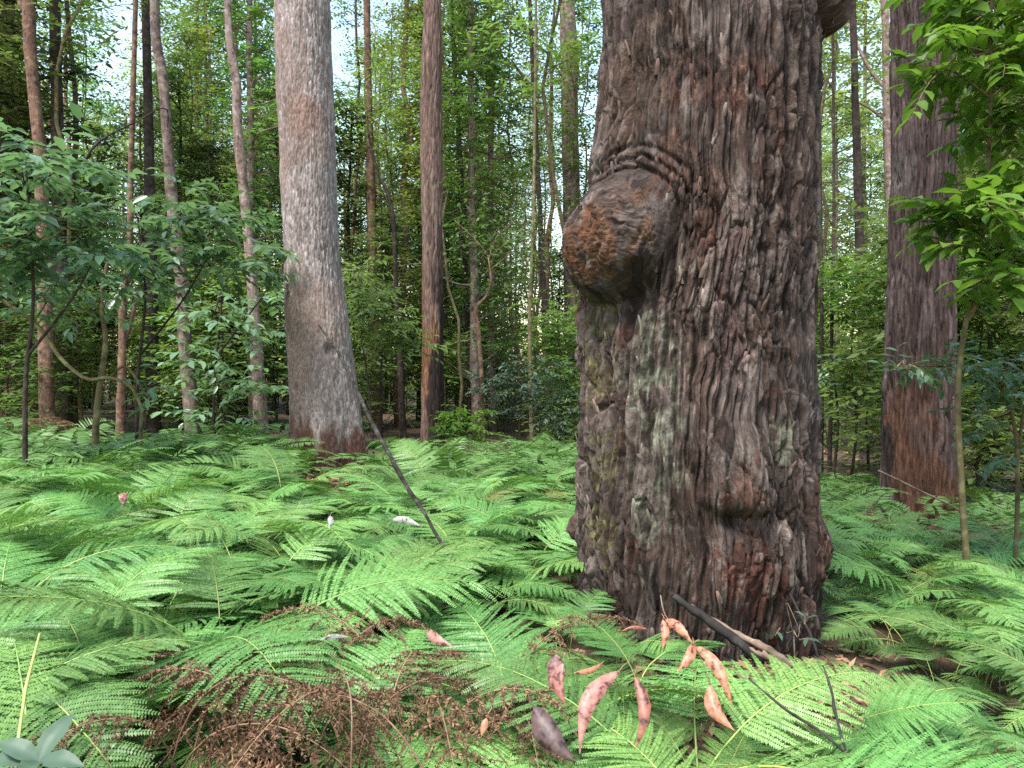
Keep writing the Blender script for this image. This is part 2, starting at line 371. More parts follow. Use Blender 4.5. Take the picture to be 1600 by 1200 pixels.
def build_main_tree():
    dc = MAIN_XY[1]
    rows = [(-200, 945, 1272), (-60, 943, 1275), (0, 941, 1277), (100, 940, 1279), (200, 936, 1275), (300, 926, 1273), (400, 914, 1272), (500, 904, 1274),
            (600, 907, 1276), (700, 906, 1280), (800, 904, 1285), (860, 902, 1289), (920, 905, 1280), (980, 912, 1264), (1040, 918, 1258), (1130, 915, 1268)]
    nth, nz = 640, 700
    g = trunk_grid(rows, dc, nth, nz, 1); TH, Z, Rr, n = g['TH'], g['Z'], g['R'], g['n']
    S0 = np.stack([g['XC'], g['YC'], Z], -1) + n * Rr[..., None]
    U = TH * 0.66; V = Z.copy()
    # knots: (theta, z, across, up, down, height, sag)
    knots = [(R(-44), P(0, 356, 3.7)[2], 0.42, 0.36, 0.36, 0.255, 0.06),
             (R(20), P(0, 770, 3.65)[2], 0.22, 0.36, 0.13, 0.075, 0.10),
             (R(86), P(0, 15, 4.25)[2], 0.22, 0.20, 0.24, 0.19, 0.1),
             (R(84), P(0, 838, 4.25)[2], 0.16, 0.16, 0.17, 0.055, 0.0),
             (R(-88), P(0, 832, 4.25)[2], 0.08, 0.09, 0.08, 0.055, 0.0)]
    hk = np.zeros_like(U); sag = np.zeros_like(U); psi = U.copy(); burlq = np.full(U.shape, 9.0)
    for i, (t0, z0, ra, ru, rd, H, sg) in enumerate(knots):
        a = U - t0 * 0.66; b = Z - z0
        q = np.sqrt((a / ra)**2 + (b / np.where(b > 0, ru, rd))**2)
        e = 0.95 if i == 0 else (0.62 if i == 2 else 0.9)
        h = H * np.clip(1 - q**2, 0, 1)**e
        if i == 0: burlq = q
        hk += h; sag += sg * h
        rr = (0.75 * ra)**2; d2 = a * a + b * b
        psi = psi - (0.65 if i == 0 else 0.25) * a * rr * 0.9 / (d2 + rr * 0.9)                              # grain flows round the knot
    Sk = S0 + n * hk[..., None]; X, Y = Sk[..., 0], Sk[..., 1]
    wob = fbm(X * 5, Y * 5, Z * 3, 3, 3) - 0.5
    wob2 = fbm(X * 16, Y * 16, Z * 7, 3, 8) - 0.5
    pa = psi + 0.08 * wob + 0.012 * wob2
    va = V + 0.25 * (fbm(X * 4, Y * 4, Z * 4, 2, 21) - 0.5)
    f1, f2, cid, ox, oy = worley((psi + 0.10 * wob + 0.05 * wob2) * 17, (va + 0.06 * wob2) * 3.6, 30)
    crack = sstep(0.02, 0.32, f2 - f1)
    g1, g2, gid, gx, gy = worley((pa + 0.02 * wob2) * 44 + 9, va * 11, 60)
    crack2 = sstep(0.0, 0.30, g2 - g1)
    ridge = 1 - np.abs(2 * fbm(pa * 9, va * 1.3, 0.5, 3, 40) - 1)
    fib = fbm(pa * 75, va * 7, 0, 2, 70)
    rough_zone = sstep(0.42, 0.58, fbm(X * 2.2, Y * 2.2, Z * 1.4, 3, 90))       # scaly against smoother strips
    onb = np.clip(1.15 - burlq, 0, 1)
    k = (1 - 0.65 * sstep(0, 0.4, onb))
    crack = sstep(0.0, 0.16, f2 - f1); crack2 = sstep(0.0, 0.16, g2 - g1)
    vee = lambda q: 1 - np.abs(2 * q - 1)
    h = 0.050 * (ridge - 0.5) * k
    h -= 0.030 * np.clip(vee(fbm(pa * 15, va * 1.5, 2.2, 3, 41)) - 0.72, 0, 1) / 0.28 * k       # long furrows
    h -= 0.026 * np.clip(vee(fbm(pa * 22, va * 0.7, 7.2, 2, 45)) - 0.80, 0, 1) / 0.20 * k * (1.1 - 0.6 * rough_zone)
    h -= 0.016 * np.clip(vee(fbm(pa * 36, va * 4.2, 4.2, 2, 43)) - 0.70, 0, 1) / 0.30
    h += (0.020 * (crack - 1) + 0.014 * (cid - 0.5) + 0.020 * oy * (cid - 0.3)) * (0.15 + 0.85 * rough_zone) * k
    h += (0.004 * (crack2 - 1) + 0.007 * (gid - 0.5) + 0.006 * gy) * (0.1 + 0.9 * rough_zone) * k
    h += 0.010 * (fib - 0.5) + 0.018 * (fbm(X * 22, Y * 22, Z * 12, 3, 48) - 0.5) + 0.08 * (fbm(X * 1.6, Y * 1.6, Z * 1.2, 2, 12) - 0.5)
    # folds hugging the burl, hollow under the two faces of burl and knob, a long seam down from the burl
    for q0, wd, dep in ((0.98, 0.05, 0.028), (1.14, 0.04, 0.022), (1.30, 0.045, 0.018)):
        up = sstep(-0.05, 0.12, Z - knots[0][1])
        h -= dep * np.exp(-((burlq - q0 + 0.22 * wob + 0.06 * wob2) / wd)**2) * up
    a = U - R(-27) * 0.66; b = Z - (knots[0][1] - 0.36) - 0.35 * a
    h -= 0.05 * np.exp(-(a / 0.20)**2 - (b / 0.10)**2)
    a = U - knots[1][0] * 0.66 + 0.03; b = Z - (knots[1][1] - 0.13)
    h -= 0.06 * np.exp(-(a / 0.11)**2 - (b / 0.045)**2)
    a = U - R(-9) * 0.66 - 0.05 * wob; h -= 0.035 * np.exp(-(a / 0.020)**2) * sstep(1.3, 1.9, Z) * sstep(2.9, 2.4, Z)
    a = U - R(-33) * 0.66 + 0.15 * np.clip(Z - 2.4, 0, 2); h -= 0.05 * np.exp(-(a / 0.025)**2) * sstep(2.35, 2.7, Z)
    low = sstep(0.6, -0.15, Z); h += low * 0.07 * (np.cos(TH * 5 + 0.6) * 0.5 + np.cos(TH * 3 + 2) * 0.5)
    # small burr texture on the burl
    ang_b = np.arctan2(Z - knots[0][1] - 0.55, U - R(-30) * 0.66); rad_b = np.hypot(Z - knots[0][1] - 0.55, U - R(-30) * 0.66)
    b1, b2, bid, _, _ = worley(rad_b * 30 + 7 * wob + 5 * wob2, ang_b * 7 + 3 * wob + 2 * wob2, 77)
    mb_ = sstep(0.1, 0.45, onb); h += mb_ * (0.008 * (sstep(0, .25, b2 - b1) - 1) + 0.008 * (bid - 0.5) + 0.06 * (fbm(X * 7, Y * 7, Z * 7, 3, 15) - .5))
    pa = pa * (1 - mb_) + (rad_b + 0.12 * wob + 0.05 * wob2) * mb_; va = va * (1 - mb_) + ang_b * 0.5 * mb_
    S = S0 + n * (h + hk)[..., None]; S[..., 2] -= sag
    g['S'] = S
    # ---- bark colour, with painted light and shade on burl and edge
    base = np.array([0.125, 0.085, 0.072]); C = np.tile(base, S.shape[:2] + (1,))
    nz1 = fbm(X * 3, Y * 3, Z * 2, 4, 100); nz2 = fbm(X * 9, Y * 9, Z * 5, 3, 110)
    C = lerp(C, (0.215, 0.175, 0.168), sstep(0.5, 0.68, fbm(pa * 6, va * 2, 1, 4, 120)) * 0.8)    # weathered grey strips
    C = lerp(C, (0.145, 0.062, 0.042), sstep(0.55, 0.7, nz1) * 0.75)                              # rusty
    C = lerp(C, (0.28, 0.24, 0.225), sstep(0.75, 0.92, cid) * 0.6)                                 # pale plates
    C = lerp(C, (0.050, 0.034, 0.031), sstep(0.34, 0.08, cid) * 0.8); C = lerp(C, (0.055, 0.038, 0.034), sstep(0.30, 0.05, gid) * 0.7)
    C = lerp(C, (0.30, 0.26, 0.24), sstep(0.80, 0.95, gid) * 0.55)
    nz3 = fbm(X * 18, Y * 18, Z * 13, 4, 130)
    def patch(px, py, d, rad, col, f, thr=(0.45, 0.6), sx=1.0):
        nonlocal C
        p = P(px, py, d); dd = np.sqrt(((S[..., 0] - p[0]) * sx)**2 + (S[..., 1] - p[1])**2 + (S[..., 2] - p[2])**2) / rad
        C = lerp(C, col, sstep(1.0, 0.6, dd + 1.9 * (nz3 - 0.5) + 0.8 * (gid - 0.5)) * f * (0.75 + 0.25 * gid))
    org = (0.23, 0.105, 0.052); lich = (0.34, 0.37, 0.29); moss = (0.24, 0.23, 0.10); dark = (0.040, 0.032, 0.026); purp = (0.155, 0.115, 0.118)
    patch(890, 390, 3.75, 0.30, org, 0.9); patch(985, 300, 3.45, 0.26, (0.29, 0.185, 0.135), 0.8); patch(1010, 225, 3.6, 0.22, (0.22, 0.11, 0.075), 0.7)  # orange flank; lit burl top painted light brown; reddish bark above
    patch(1000, 330, 3.4, 0.12, (0.36, 0.25, 0.20), 0.6)  # burl top lighter still, light from above painted into the colour
    patch(1120, 320, 3.6, 0.22, (0.20, 0.09, 0.06), 0.5, sx=2.5)
    patch(990, 425, 3.45, 0.17, dark, 0.85)  # shade under the burl, painted into the bark colour
    nz4 = fbm(X * 45, Y * 45, Z * 38, 2, 140); C0 = C.copy()
    for px, py, r0 in ((1000, 590, 0.20), (975, 640, 0.16), (1045, 740, 0.10), (1010, 520, 0.14), (960, 700, 0.13), (1005, 830, 0.14), (1040, 600, 0.10), (1040, 670, 0.12), (985, 760, 0.14), (1235, 690, 0.12)): patch(px, py, 3.65, r0, lich, 0.75)
    for px, py, r0 in ((915, 500, 0.22), (912, 590, 0.18), (930, 720, 0.16), (925, 830, 0.16)): patch(px, py, 3.95, r0, moss, 0.7)
    C = C0 + (C - C0) * (0.40 + 0.75 * sstep(0.42, 0.56, nz4))[..., None]
    patch(950, 520, 3.75, 0.14, (0.15, 0.06, 0.04), 0.7); patch(945, 680, 3.75, 0.10, (0.17, 0.07, 0.045), 0.7)
    patch(1150, 530, 3.6, 0.22, purp, 0.75, sx=1.8); patch(1150, 400, 3.6, 0.2, purp, 0.6, sx=1.8)
    patch(1165, 770, 3.5, 0.15, (0.20, 0.095, 0.07), 0.7); patch(1180, 900, 3.6, 0.2, (0.15, 0.055, 0.04), 0.8); patch(985, 855, 3.7, 0.10, (0.17, 0.06, 0.05), 0.6)
    patch(1250, 160, 4.1, 0.16, (0.30, 0.28, 0.30), 0.8, sx=2.0); patch(1245, 600, 4.0, 0.35, (0.19, 0.165, 0.165), 0.6); patch(1300, 20, 4.2, 0.22, (0.13, 0.07, 0.075), 0.9)  # first patch paints the sky's bluish highlight on the trunk edge
    patch(970, 120, 3.85, 0.35, (0.16, 0.105, 0.075), 0.6)
    C *= (0.37 * (0.45 + 1.1 * nz2))[..., None] * np.array([1.06, 0.98, 0.93])
    base_pt = np.array([np.interp(0, Z[:, 0], g['XC'][:, 0]), dc, float(ground_z(MAIN_XY[0], dc))])
    root = empty('burled_tree'); root.location = base_pt
    tag(root, 'massive rough-barked tree trunk with a big round burl on its flank', 'tree')
    o = link('trunk', grid_mesh('trunk', S - base_pt, nth, nz, M['bark_main'], C, pa, va), root)
    # peeling slivers of bark
    rg = np.random.default_rng(5); cnt = 1000
    iz = rg.integers(30, nz - 5, cnt); it = rg.integers(0, nth, cnt)
    keep = (np.abs(TH[iz, it]) < 1.75) & (rg.random(cnt) < 0.35 + rough_zone[iz, it]) & (burlq[iz, it] > 0.9); iz, it = iz[keep], it[keep]; cnt = len(iz)
    p = S[iz, it]; nn = n[iz, it]; tn = np.stack([-np.sin(g['ang'][iz, it]), np.cos(g['ang'][iz, it]), 0 * p[:, 0]], 1)
    L = rg.uniform(0.03, 0.10, cnt)[:, None]; W = rg.uniform(0.006, 0.016, cnt)[:, None]; lift = rg.uniform(0.004, 0.022, cnt)[:, None]
    slope = rg.normal(0, 0.22, cnt)[:, None]; ax = unit(np.array([0, 0, 1.0]) + tn * slope)
    a0 = p - ax * L * 0.5 - nn * 0.004; a1 = p + ax * L * 0.5 + nn * lift
    mid = p + nn * lift * 0.25
    Vv = np.stack([a0 - tn * W, a0 + tn * W, mid + tn * W * 1.1, a1 + tn * W * 0.5, a1 - tn * W * 0.5, mid - tn * W * 1.1], 1)
    Vb = Vv - nn[:, None] * 0.004
    o6 = np.arange(cnt)[:, None] * 12
    Fa = np.concatenate([o6 + [0, 1, 2, 5], o6 + [5, 2, 3, 4], o6 + [6, 11, 8, 7], o6 + [11, 10, 9, 8], o6 + [1, 7, 8, 2], o6 + [2, 8, 9, 3], o6 + [3, 9, 10, 4], o6 + [4, 10, 11, 5], o6 + [5, 11, 6, 0]])
    cc = np.repeat(C[iz, it] * rg.uniform(0.8, 1.9, cnt)[:, None], 12, 0)
    me = mesh_np('bark_slivers', np.concatenate([Vv, Vb], 1).reshape(-1, 3) - base_pt, Fa, M['bark_main'], col=cc)
    tag(link('bark_slivers', me, root), None, None, None, 'stuff')
    g['XC'] = g['XC'] - base_pt[0]; g['YC'] = g['YC'] - base_pt[1]; g['Z'] = g['Z'] - base_pt[2]
    add_tall_top(root, g, None, 71, M['bark_grey'], M['leaf_olive'])
    return S

def build_trunk(name, label, rows, dc, nth, nz, mat, style, seed, crown=True):
    g = trunk_grid(rows, dc, nth, nz); TH, Z, Rr, n = g['TH'], g['Z'], g['R'], g['n']
    S0 = np.stack([g['XC'], g['YC'], Z], -1) + n * Rr[..., None]; X, Y = S0[..., 0], S0[..., 1]
    r0 = float(np.median(g['r'])); U = TH * r0
    wob = fbm(X * 4, Y * 4, Z * 1.5, 3, seed) - 0.5; pa = U + 0.05 * wob; va = Z + 0.2 * wob
    gz = float(ground_z(g['XC'][0, 0], dc)); hz = Z - gz
    lowf = fbm(X * 1.5, Y * 1.5, Z * 0.8, 2, seed + 5) - 0.5
    nz2 = fbm(X * 7, Y * 7, Z * 3, 3, seed + 9)
    flare = sstep(1.0, -0.1, hz)
    if style == 'pale':
        f1, f2, cid, ox, oy = worley((pa + 0.03 * wob) * 42, va * 9, seed + 1)
        fib = fbm(pa * 40, va * 4, 0, 2, seed + 2)
        h = 0.008 * (sstep(0, 0.3, f2 - f1) - 1) + 0.008 * (cid - 0.5) + 0.024 * (fib - 0.5) + 0.06 * lowf
        h += flare * 0.07 * np.cos(TH * 5 + 1) + sstep(0.75, 0.0, hz) * 0.06 * (nz2 - 0.4)
        C = np.tile(np.array([0.27, 0.215, 0.205]), S0.shape[:2] + (1,))
        C = lerp(C, (0.42, 0.38, 0.37), sstep(0.65, 0.85, cid) * 0.7); C = lerp(C, (0.13, 0.098, 0.09), sstep(0.3, 0.1, cid) * 0.7)
        C = lerp(C, (0.24, 0.165, 0.14), sstep(0.5, 0.65, fbm(X * 2, Y * 2, Z * 0.8, 3, seed + 20)) * 0.6)
        C = lerp(C, (0.20, 0.145, 0.125), sstep(2.6, 1.2, hz) * 0.4)
        C = lerp(C, (0.115, 0.048, 0.032), sstep(0.80, 0.30, hz + 1.6 * (nz2 - 0.5) + 0.5 * lowf) * 0.9)
        for px, py, rr, cc in ((516, 545, 0.12, (0.05, 0.035, 0.03)), (508, 277, 0.05, (0.06, 0.04, 0.035)), (487, 138, 0.05, (0.07, 0.05, 0.04)), (455, 605, 0.10, (0.06, 0.045, 0.04)), (475, 175, 0.35, (0.27, 0.17, 0.14))):
            p = P(px, py, dc - 0.45); dd = np.linalg.norm(S0 - p, axis=-1) / rr; f = sstep(1.2, 0.4, dd + 0.6 * (nz2 - 0.5)); C = lerp(C, cc, f * 0.8)
            if rr < 0.2: h -= 0.03 * f
    elif style == 'right':
        f1, f2, cid, ox, oy = worley(pa * 24, va * 1.5, seed + 1); ridge = 1 - np.abs(2 * fbm(pa * 10, va * 0.7, 0, 3, seed + 3) - 1)
        fib = fbm(pa * 50, va * 4, 0, 2, seed + 2)
        h = 0.035 * (sstep(0, 0.35, f2 - f1) - 1) + 0.02 * (cid - 0.5) + 0.045 * (ridge - 0.5) + 0.024 * (fib - 0.5) + 0.05 * lowf
        h += flare * 0.05 * np.cos(TH * 4 + 1)
        C = np.tile(np.array([0.125, 0.080, 0.074]), S0.shape[:2] + (1,))
        C = lerp(C, (0.20, 0.145, 0.14), sstep(0.55, 0.85, cid) * 0.7); C = lerp(C, (0.065, 0.04, 0.036), sstep(0.3, 0.05, cid) * 0.7)
        C = lerp(C, (0.15, 0.10, 0.095), sstep(2.2, 4.0, hz) * 0.4)
        C = lerp(C, (0.155, 0.068, 0.040), sstep(0.50, 0.66, fbm(X * 2.5, Y * 2.5, Z * 1.2, 3, seed + 20)) * sstep(2.4, 0.9, hz) * 0.85)
        C = lerp(C, (0.03, 0.024, 0.022), sstep(0.56, 0.66, fbm(X * 3.5, Y * 3.5, Z * 1.5, 3, seed + 30)) * sstep(2.6, 1.4, hz) * 0.85)
        C = lerp(C, (0.19, 0.16, 0.155), sstep(0.58, 0.70, fbm(X * 3.0 + 4, Y * 3.0, Z * 1.0, 3, seed + 33)) * sstep(2.0, 2.8, hz) * 0.6)
    else:
        f1, f2, cid, ox, oy = worley(pa * 14, va * 1.6, seed + 1); fib = fbm(pa * 30, va * 2, 0, 2, seed + 2)
        h = 0.018 * (sstep(0, 0.3, f2 - f1) - 1) + 0.012 * (cid - 0.5) + 0.012 * (fib - 0.5) + 0.04 * lowf
        C = np.tile(np.array([0.20, 0.125, 0.105]), S0.shape[:2] + (1,))
        C = lerp(C, (0.27, 0.19, 0.165), sstep(0.55, 0.85, cid) * 0.6); C = lerp(C, (0.10, 0.06, 0.05), sstep(0.3, 0.05, cid) * 0.7)
        C = lerp(C, (0.24, 0.105, 0.05), sstep(0.5, 0.62, fbm(X * 2.5, Y * 2.5, Z * 0.5, 3, seed + 20)) * sstep(7, 3, hz) * 0.8)
        C = lerp(C, (0.022, 0.016, 0.015), sstep(0.40, 0.55, fbm(X * 3, Y * 3, Z * 0.7, 3, seed + 30) + 0.30 * np.sin(TH - 0.3) * sstep(5, 2.5, hz)) * sstep(4.6, 3.0, hz) * 0.93)
    C = C * (({'pale': 0.80, 'right': 0.46}.get(style, 0.62)) * (0.65 + 0.7 * nz2))[..., None]
    S = S0 + n * h[..., None]
    base = np.array([g['XC'][0, 0], dc, gz])
    root = empty(name); root.location = base; tag(root, label, 'tree')
    link('trunk', grid_mesh('trunk', S - base, nth, nz, mat, C, pa, va), root)
    g['XC'] = g['XC'] - base[0]; g['YC'] = g['YC'] - base[1]; g['Z'] = g['Z'] - base[2]
    if crown: add_tall_top(root, g, None, seed, M['bark_grey'], M['leaf_olive'])
    return root

MAIN_S = build_main_tree()
build_trunk('pale_tree', 'tall straight pale grey tree trunk with reddish brown foot among ferns',
            [(-120, 426, 508), (0, 430, 514), (200, 434, 522), (400, 441, 533), (500, 445, 545), (600, 450, 558), (660, 453, 568), (700, 458, 573), (745, 468, 574), (800, 466, 580)], 10.8, 280, 440, M['bark_pale'], 'pale', 200)
build_trunk('red_brown_tree', 'thick furrowed red brown trunk behind the leafy sapling',
            [(-120, 1390, 1488), (0, 1392, 1487), (150, 1393, 1490), (270, 1390, 1493), (330, 1388, 1489), (450, 1386, 1492), (600, 1381, 1492), (700, 1378, 1493), (800, 1375, 1497), (870, 1370, 1503)], 8.9, 260, 460, M['bark_right'], 'right', 300)
build_trunk('charred_tree', 'straight rust brown trunk with a charred black lower side',
            [(-120, 662, 690), (0, 661, 690), (200, 657, 691), (400, 660, 692), (600, 659, 694), (690, 657, 696), (740, 653, 700)], 16.0, 120, 360, M['bark_mid'], 'mid', 400)

# ------------------------------------------------------------------ ferns
def frond_curve(rg, Ls, Lb, p0, p1, p2, n1=7, n2=22):
    """stalk then blade axis in the x-z plane; pitch goes p0 -> p1 along the stalk, p1 -> p2 along the blade"""
    n = n1 + n2; s = np.concatenate([np.linspace(0, Ls, n1, endpoint=False), Ls + np.linspace(0, Lb, n2)])
    pit = np.where(s < Ls, p0 + (p1 - p0) * (s / Ls)**1.5, p1 + (p2 - p1) * ((s - Ls) / Lb)**0.8)
    ds = np.diff(s, prepend=0); side = np.cumsum(rg.normal(0, 0.02, n))
    x = np.cumsum(np.cos(pit) * ds); z = np.cumsum(np.sin(pit) * ds); y = np.cumsum(side * ds)
    return np.stack([x, y, z], 1), s, n1

def frond_mesh(seed, Ls=0.42, Lb=0.72, W=0.30, npair=21, p=(80, 34, -22), dead=False, detail=2):
    rg = np.random.default_rng(seed)
    pts, s, n1 = frond_curve(rg, Ls, Lb, R(p[0]), R(p[1]), R(p[2]))
    blade = pts[n1:]; T = unit(np.gradient(blade, axis=0)); nb = len(blade)
    mb = MB(); Zup = np.array([0, 0, 1.0]); tm = np.linspace(0, 1, nb)
    st = MB(); r = np.interp(s / s[-1], [0, 0.3, 1], [0.0042, 0.0034, 0.0008])
    st.add(*tube(pts, r * (1.0 if not dead else 0.9), 5))
    for i in range(npair):
        t = (i + 0.3) / npair; t = t**0.93
        for sd in (-1, 1):
            tt = min(t + (0.010 if sd > 0 else 0) + rg.normal(0, 0.003), 0.995)
            p0 = np.array([np.interp(tt, tm, blade[:, k]) for k in range(3)]); Tt = unit(np.array([np.interp(tt, tm, T[:, k]) for k in range(3)]))
            Nn = unit(np.cross(np.cross(Tt, Zup), Tt)); Y = np.cross(Nn, Tt)
            lp = W * (1 - tt)**0.85 * (0.72 + 0.28 * min(tt / 0.12, 1)) * rg.uniform(0.88, 1.08) + 0.012
            a = R(78 - 34 * tt + rg.normal(0, 3)); d0 = unit(math.cos(a) * Tt + sd * math.sin(a) * Y + 0.10 * Nn)
            nq = max(4, int(lp / 0.0060)) if detail == 2 else 3
            u = (np.arange(nq) + 0.4) / nq
            droop = lp * rg.uniform(0.10, 0.30) * (1 if not dead else 1.5)
            fw = lp * 0.10 * rg.uniform(0.4, 1.4)
            if dead:
                cur = rg.normal(0, 0.26, 3) * lp; ax = p0 + d0 * lp * 0.62 * u[:, None] + np.outer(u**2, cur) - np.outer(u**2, Zup * droop * 1.6)
            else: ax = p0 + d0 * lp * u[:, None] - np.outer(u**2, Zup * droop) + np.outer(u**2, Tt * fw)
            At = unit(np.gradient(ax, axis=0)); An = unit(np.cross(np.cross(At, Nn), At) if not dead else unit(Nn + rg.normal(0, 0.55, (nq, 3)))); Ay = np.cross(An, At)
            if not dead:
                tw = rg.normal(0, 0.28); An, Ay = An * math.cos(tw) + Ay * math.sin(tw), Ay * math.cos(tw) - An * math.sin(tw)
            if detail == 2:
                lq = np.minimum(lp * 0.10, 0.0172 if not dead else 0.013) * (1 - u)**0.55 * (0.8 + 0.2 * np.minimum(u / 0.1, 1)) + 0.004
                for s2 in (-1, 1):
                    l = (lq * rg.uniform(0.85, 1.1, nq))[:, None]; b = R(66) + rg.normal(0, 0.06, nq) if not dead else R(60) + rg.normal(0, 0.7, nq)
                    D = np.cos(b)[:, None] * At + s2 * np.sin(b)[:, None] * Ay
                    D = unit(D + An * (rg.normal(-0.12, 0.10, nq) if not dead else rg.normal(0, 0.8, nq))[:, None])
                    Sd = unit(np.cross(D, An)); wq = np.minimum(l * 0.30, 0.0042 if not dead else 0.0024)
                    if dead and s2 > 0: mb.add(*tube(np.concatenate([[p0], ax]), 0.0009, 3, cap=False))
                    q = np.stack([ax - D * 0.001, ax + D * l * 0.38 + Sd * wq, ax + D * l, ax + D * l * 0.38 - Sd * wq], 1)
                    mb.add(q.reshape(-1, 3), np.arange(4 * nq).reshape(-1, 4))
            else:
                wd = (np.minimum(lp * 0.075, 0.0115) * np.array([0.95, 0.9, 0.0]))[:, None]; Ls_ = ax + Ay * wd; Rs_ = ax - Ay * wd
                q = np.concatenate([Ls_, Rs_]); mb.add(q, np.array([[k, k + 1, k + 4, k + 3] for k in range(2)]))
    return mb, st

FR, FRS, FRLOW = [], [], []
for k in range(10):
    rg = np.random.default_rng(500 + k)
    kw = dict(Ls=rg.uniform(0.34, 0.50), Lb=rg.uniform(0.58, 0.80), W=rg.uniform(0.25, 0.34), npair=int(rg.integers(25, 31)), p=(rg.uniform(74, 86), rg.uniform(22, 42), rg.uniform(-32, -8)))
    mb, st = frond_mesh(500 + k, **kw)
    FR.append(mb.mesh('frond', M['fern'])); FRS.append(st.mesh('stalk', M['fern_stalk'], True))
    mb, st = frond_mesh(500 + k, detail=1, **kw); FRLOW.append((np.concatenate(mb.V), np.concatenate(mb.Fq[4])))
M['fern_old'] = leaf_mat('fern_yellowing', [(0.16, 0.19, 0.05), (0.19, 0.20, 0.055), (0.18, 0.15, 0.055)], trans=0.25, rough=0.5, spec=0.3, hue=0.02)
FRO = []
for me in FR[:3]:
    q = me.copy(); q.materials.clear(); q.materials.append(M['fern_old']); FRO.append(q)
DEAD, DEADS = [], []
for k in range(6):
    rg = np.random.default_rng(700 + k)
    mb, st = frond_mesh(700 + k, Ls=rg.uniform(0.42, 0.52), Lb=rg.uniform(0.5, 0.66), W=rg.uniform(0.20, 0.28), npair=int(rg.integers(13, 17)), p=(rg.uniform(74, 86), rg.uniform(20, 45), rg.uniform(-85, -40)), dead=True)
    DEAD.append(mb.mesh('frond', M['fern_dead'])); DEADS.append(st.mesh('stalk', M['fern_dead_stalk'], True))

def clear_of_trunks(x, y):
    for (tx, ty), r in ((MAIN_XY, 0.84), (PALE_XY, 0.85), (RIGHT_XY, 0.70), (MID_XY, 0.5)):
        if math.hypot(x - tx, y - ty) < r: return False
    # bare litter at the front right foot of the burled tree, and before the pale and red brown trunks
    if math.hypot(x - 1.28, y - 3.40) < 0.42: return False
    if math.hypot(x - (-2.75), y - 9.7) < 0.45: return False
    if y > 8.0 and abs(x / y - RIGHT_XY[0] / RIGHT_XY[1]) < 0.06: return False
    return True

def fern_extent(x, y):
    """far edge of the fern carpet"""
    s = x / max(y, 0.1)
    edge = 12.5 if s < 0.1 else (12.8 - (s - 0.1) * 6)
    return y < edge + 1.2 * math.sin(x * 1.3 + 1) + 0.8 * math.sin(x * 3.1)

